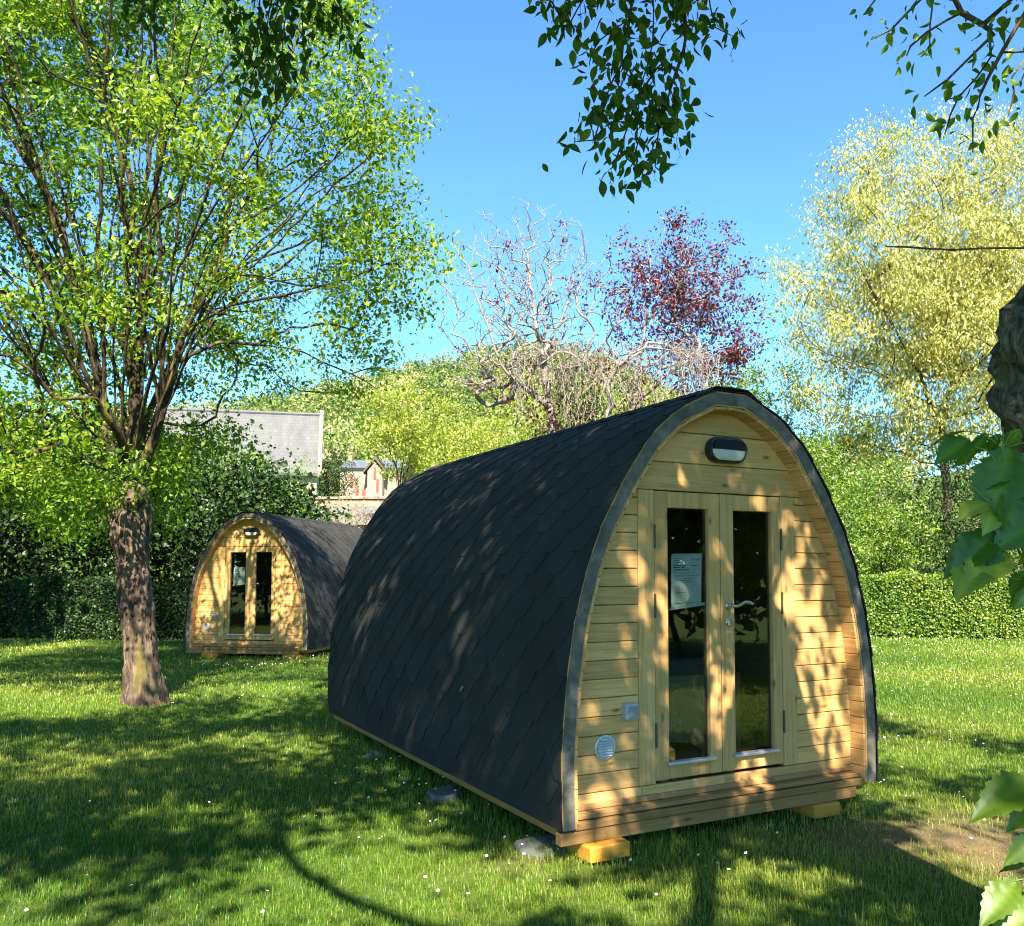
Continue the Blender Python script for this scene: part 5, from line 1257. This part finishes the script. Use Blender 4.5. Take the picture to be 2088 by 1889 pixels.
def house():
    Y = 108; a = at(700, 905, Y); g = float(height(a[0], Y)) - 1
    rt = empty('gabled_house', (a[0], Y, g), 0, 'small cream house with blue grey slate roof and a gabled front, right of the barn', 'building')
    X = lambda px: at(px, 905, Y)[0] - a[0]; Zp = lambda py: at(700, py, Y)[2] - g
    x0, x1 = X(682), X(800); zr, ze = Zp(903), Zp(926); d = 4
    s = MB(); s.box(x0, x1, -3, 6, 0, ze); s.build('wall', M['cream'], rt)
    s = MB(); s.add([(x0 - .2, -3.4, ze - .1), (x1 + .2, -3.4, ze - .1), (x1 + .2, 1.5, zr), (x0 - .2, 1.5, zr), (x1 + .2, 6.4, ze - .1), (x0 - .2, 6.4, ze - .1)], [(0, 1, 2, 3), (3, 2, 4, 5), (0, 3, 5), (1, 4, 2), (0, 5, 4, 1)]); rf = s.build('roof', M['blue_slate'], rt)
    s = MB(); s.box(X(682), X(690), .9, 2.1, ze - 1, Zp(895)); c = s.build('chimney', M['brick'], rt); s = MB(); s.box(X(722), X(729), -.4, .8, zr - 2, Zp(908)); s.build('chimney', M['brick'], rt)
    s = MB(); s.box(X(681.3), X(683.5), -3.1, -2.9, 0, ze); s.box(x0, x1, -3.12, -3.005, ze - .3, ze - .02); s.build('quoins', M['white_stone'], rt)
    gx0, gx1, gm = X(738), X(766), X(752); zt = Zp(920); zg = Zp(936)
    s = MB(); s.add([(x, y, z) for y in (-4.6, -3.01) for x, z in ((gx0, 0), (gx1, 0), (gx1, zg), (gm, zt), (gx0, zg))], [(0, 1, 2, 3, 4), (9, 8, 7, 6, 5)] + [((i + 1) % 5, i, i + 5, (i + 1) % 5 + 5) for i in range(5)]); s.build('gable_front', M['cream'], rt)
    s = MB()
    for sx, xe in ((-1, gx0 - .5), (1, gx1 + .5)):
        v = [(gm, -4.8, zt + .35), (xe, -4.8, zg - .3), (xe, -4.8, zg), (gm, -4.8, zt + .75)]; v += [(x, 0, z) for x, y, z in v]; s.add(v, [(0, 1, 2, 3), (7, 6, 5, 4), (0, 3, 7, 4), (1, 5, 6, 2), (3, 2, 6, 7), (0, 4, 5, 1)])
    s.build('verge', M['dark_trim'], rt)
    for px, py, w in ((752, 940, 5.0), (757, 964, 5.5), (727, 980, 6.0), (703, 952, 4.5), (714, 975, 5)):
        s = MB(); yy = -4.65 if px > 735 else -3.15; z = Zp(py); wx = X(px + w) - X(px); s.box(X(px) - wx / 2, X(px) + wx / 2, yy, yy + .06, z - .75, z + .75); s.build('shutter', M['shutter'], rt)
house()

def walls():
    Y = 46; a = at(560, 1000, Y); b = at(800, 1000, Y); z1 = at(650, 985, Y)[2]; g = float(height(a[0], Y)) - .5
    rt = empty('rubble_wall', ((a[0] + b[0]) / 2, Y, g), 0, 'high rubble stone wall below the house, behind the dry bushes', 'wall'); L = (b[0] - a[0]) / 2
    s = MB(); s.box(-L, L, -.3, .3, 0, z1 - g); s.build('masonry', M['rubble'], rt)
    s = MB(); x = -L
    while x < L: w = random.uniform(.5, .9); s.box(x, min(x + w - .02, L), -.38, .38, z1 - g + .005, z1 - g + random.uniform(.12, .2)); x += w
    s.build('coping', M['rubble'], rt, bevel=.03)
    Y = 40; c = at(690, 1000, Y); g = float(height(c[0], Y)) - .5; zz = at(690, 992, Y)[2] - g
    rt = empty('old_shed', (c[0], Y, g), 0, 'low old stone outbuilding with a weathered grey lean-to roof, in front of the rubble wall', 'building')
    s = MB(); s.box(-1.5, 1.9, -1.5, 1.5, 0, zz - .9); s.build('wall', M['rubble'], rt)
    s = MB(); v = [(-1.7, -1.8, zz - .95), (2.1, -1.8, zz - .95), (2.1, 1.6, zz), (-1.7, 1.6, zz)]; v = v + [(x, y, z - .12) for x, y, z in v]; s.add(v, [(0, 1, 2, 3), (7, 6, 5, 4), (0, 4, 5, 1), (1, 5, 6, 2), (2, 6, 7, 3), (3, 7, 4, 0)]); s.build('roof', slate_mat('lichen slate', (.13, .115, .10), (.20, .18, .155), (.10, .09, .075)), rt)
walls()

# --- slim white post with a small panel, just past the right edge of the near pod
def post():
    Y = 19.5; p = at(1677, 1110, Y); rt = empty('sign_post', (p[0], Y, 0), 0, 'slim white post with small pale panel peeping past the near pod right edge', 'post')
    z1 = at(1677, 1080, Y)[2]; z0 = at(1677, 1112, Y)[2]
    s = MB(); s.tube([(0, 0, -.1), (.0, 0, z0), (-.01, 0, z1)], [.022, .02, .016], 8); s.tube([(-.14, 0, z1 - .09), (.0, 0, z1 - .09)], .012, 6); s.build('pole', M['white_stone'], rt)
    s = MB(); s.box(-.03, .045, -.03, .03, z0 - .14, z0 + .01); s.build('clamp', plain('pale blue plastic', (.40, .55, .66), .5), rt, bevel=.008)
    s = MB(); s.box(-.05, .11, -.02, .0, z0 - .40, z0 - .15); s.build('panel', M['cream'], rt, bevel=.01)
post()
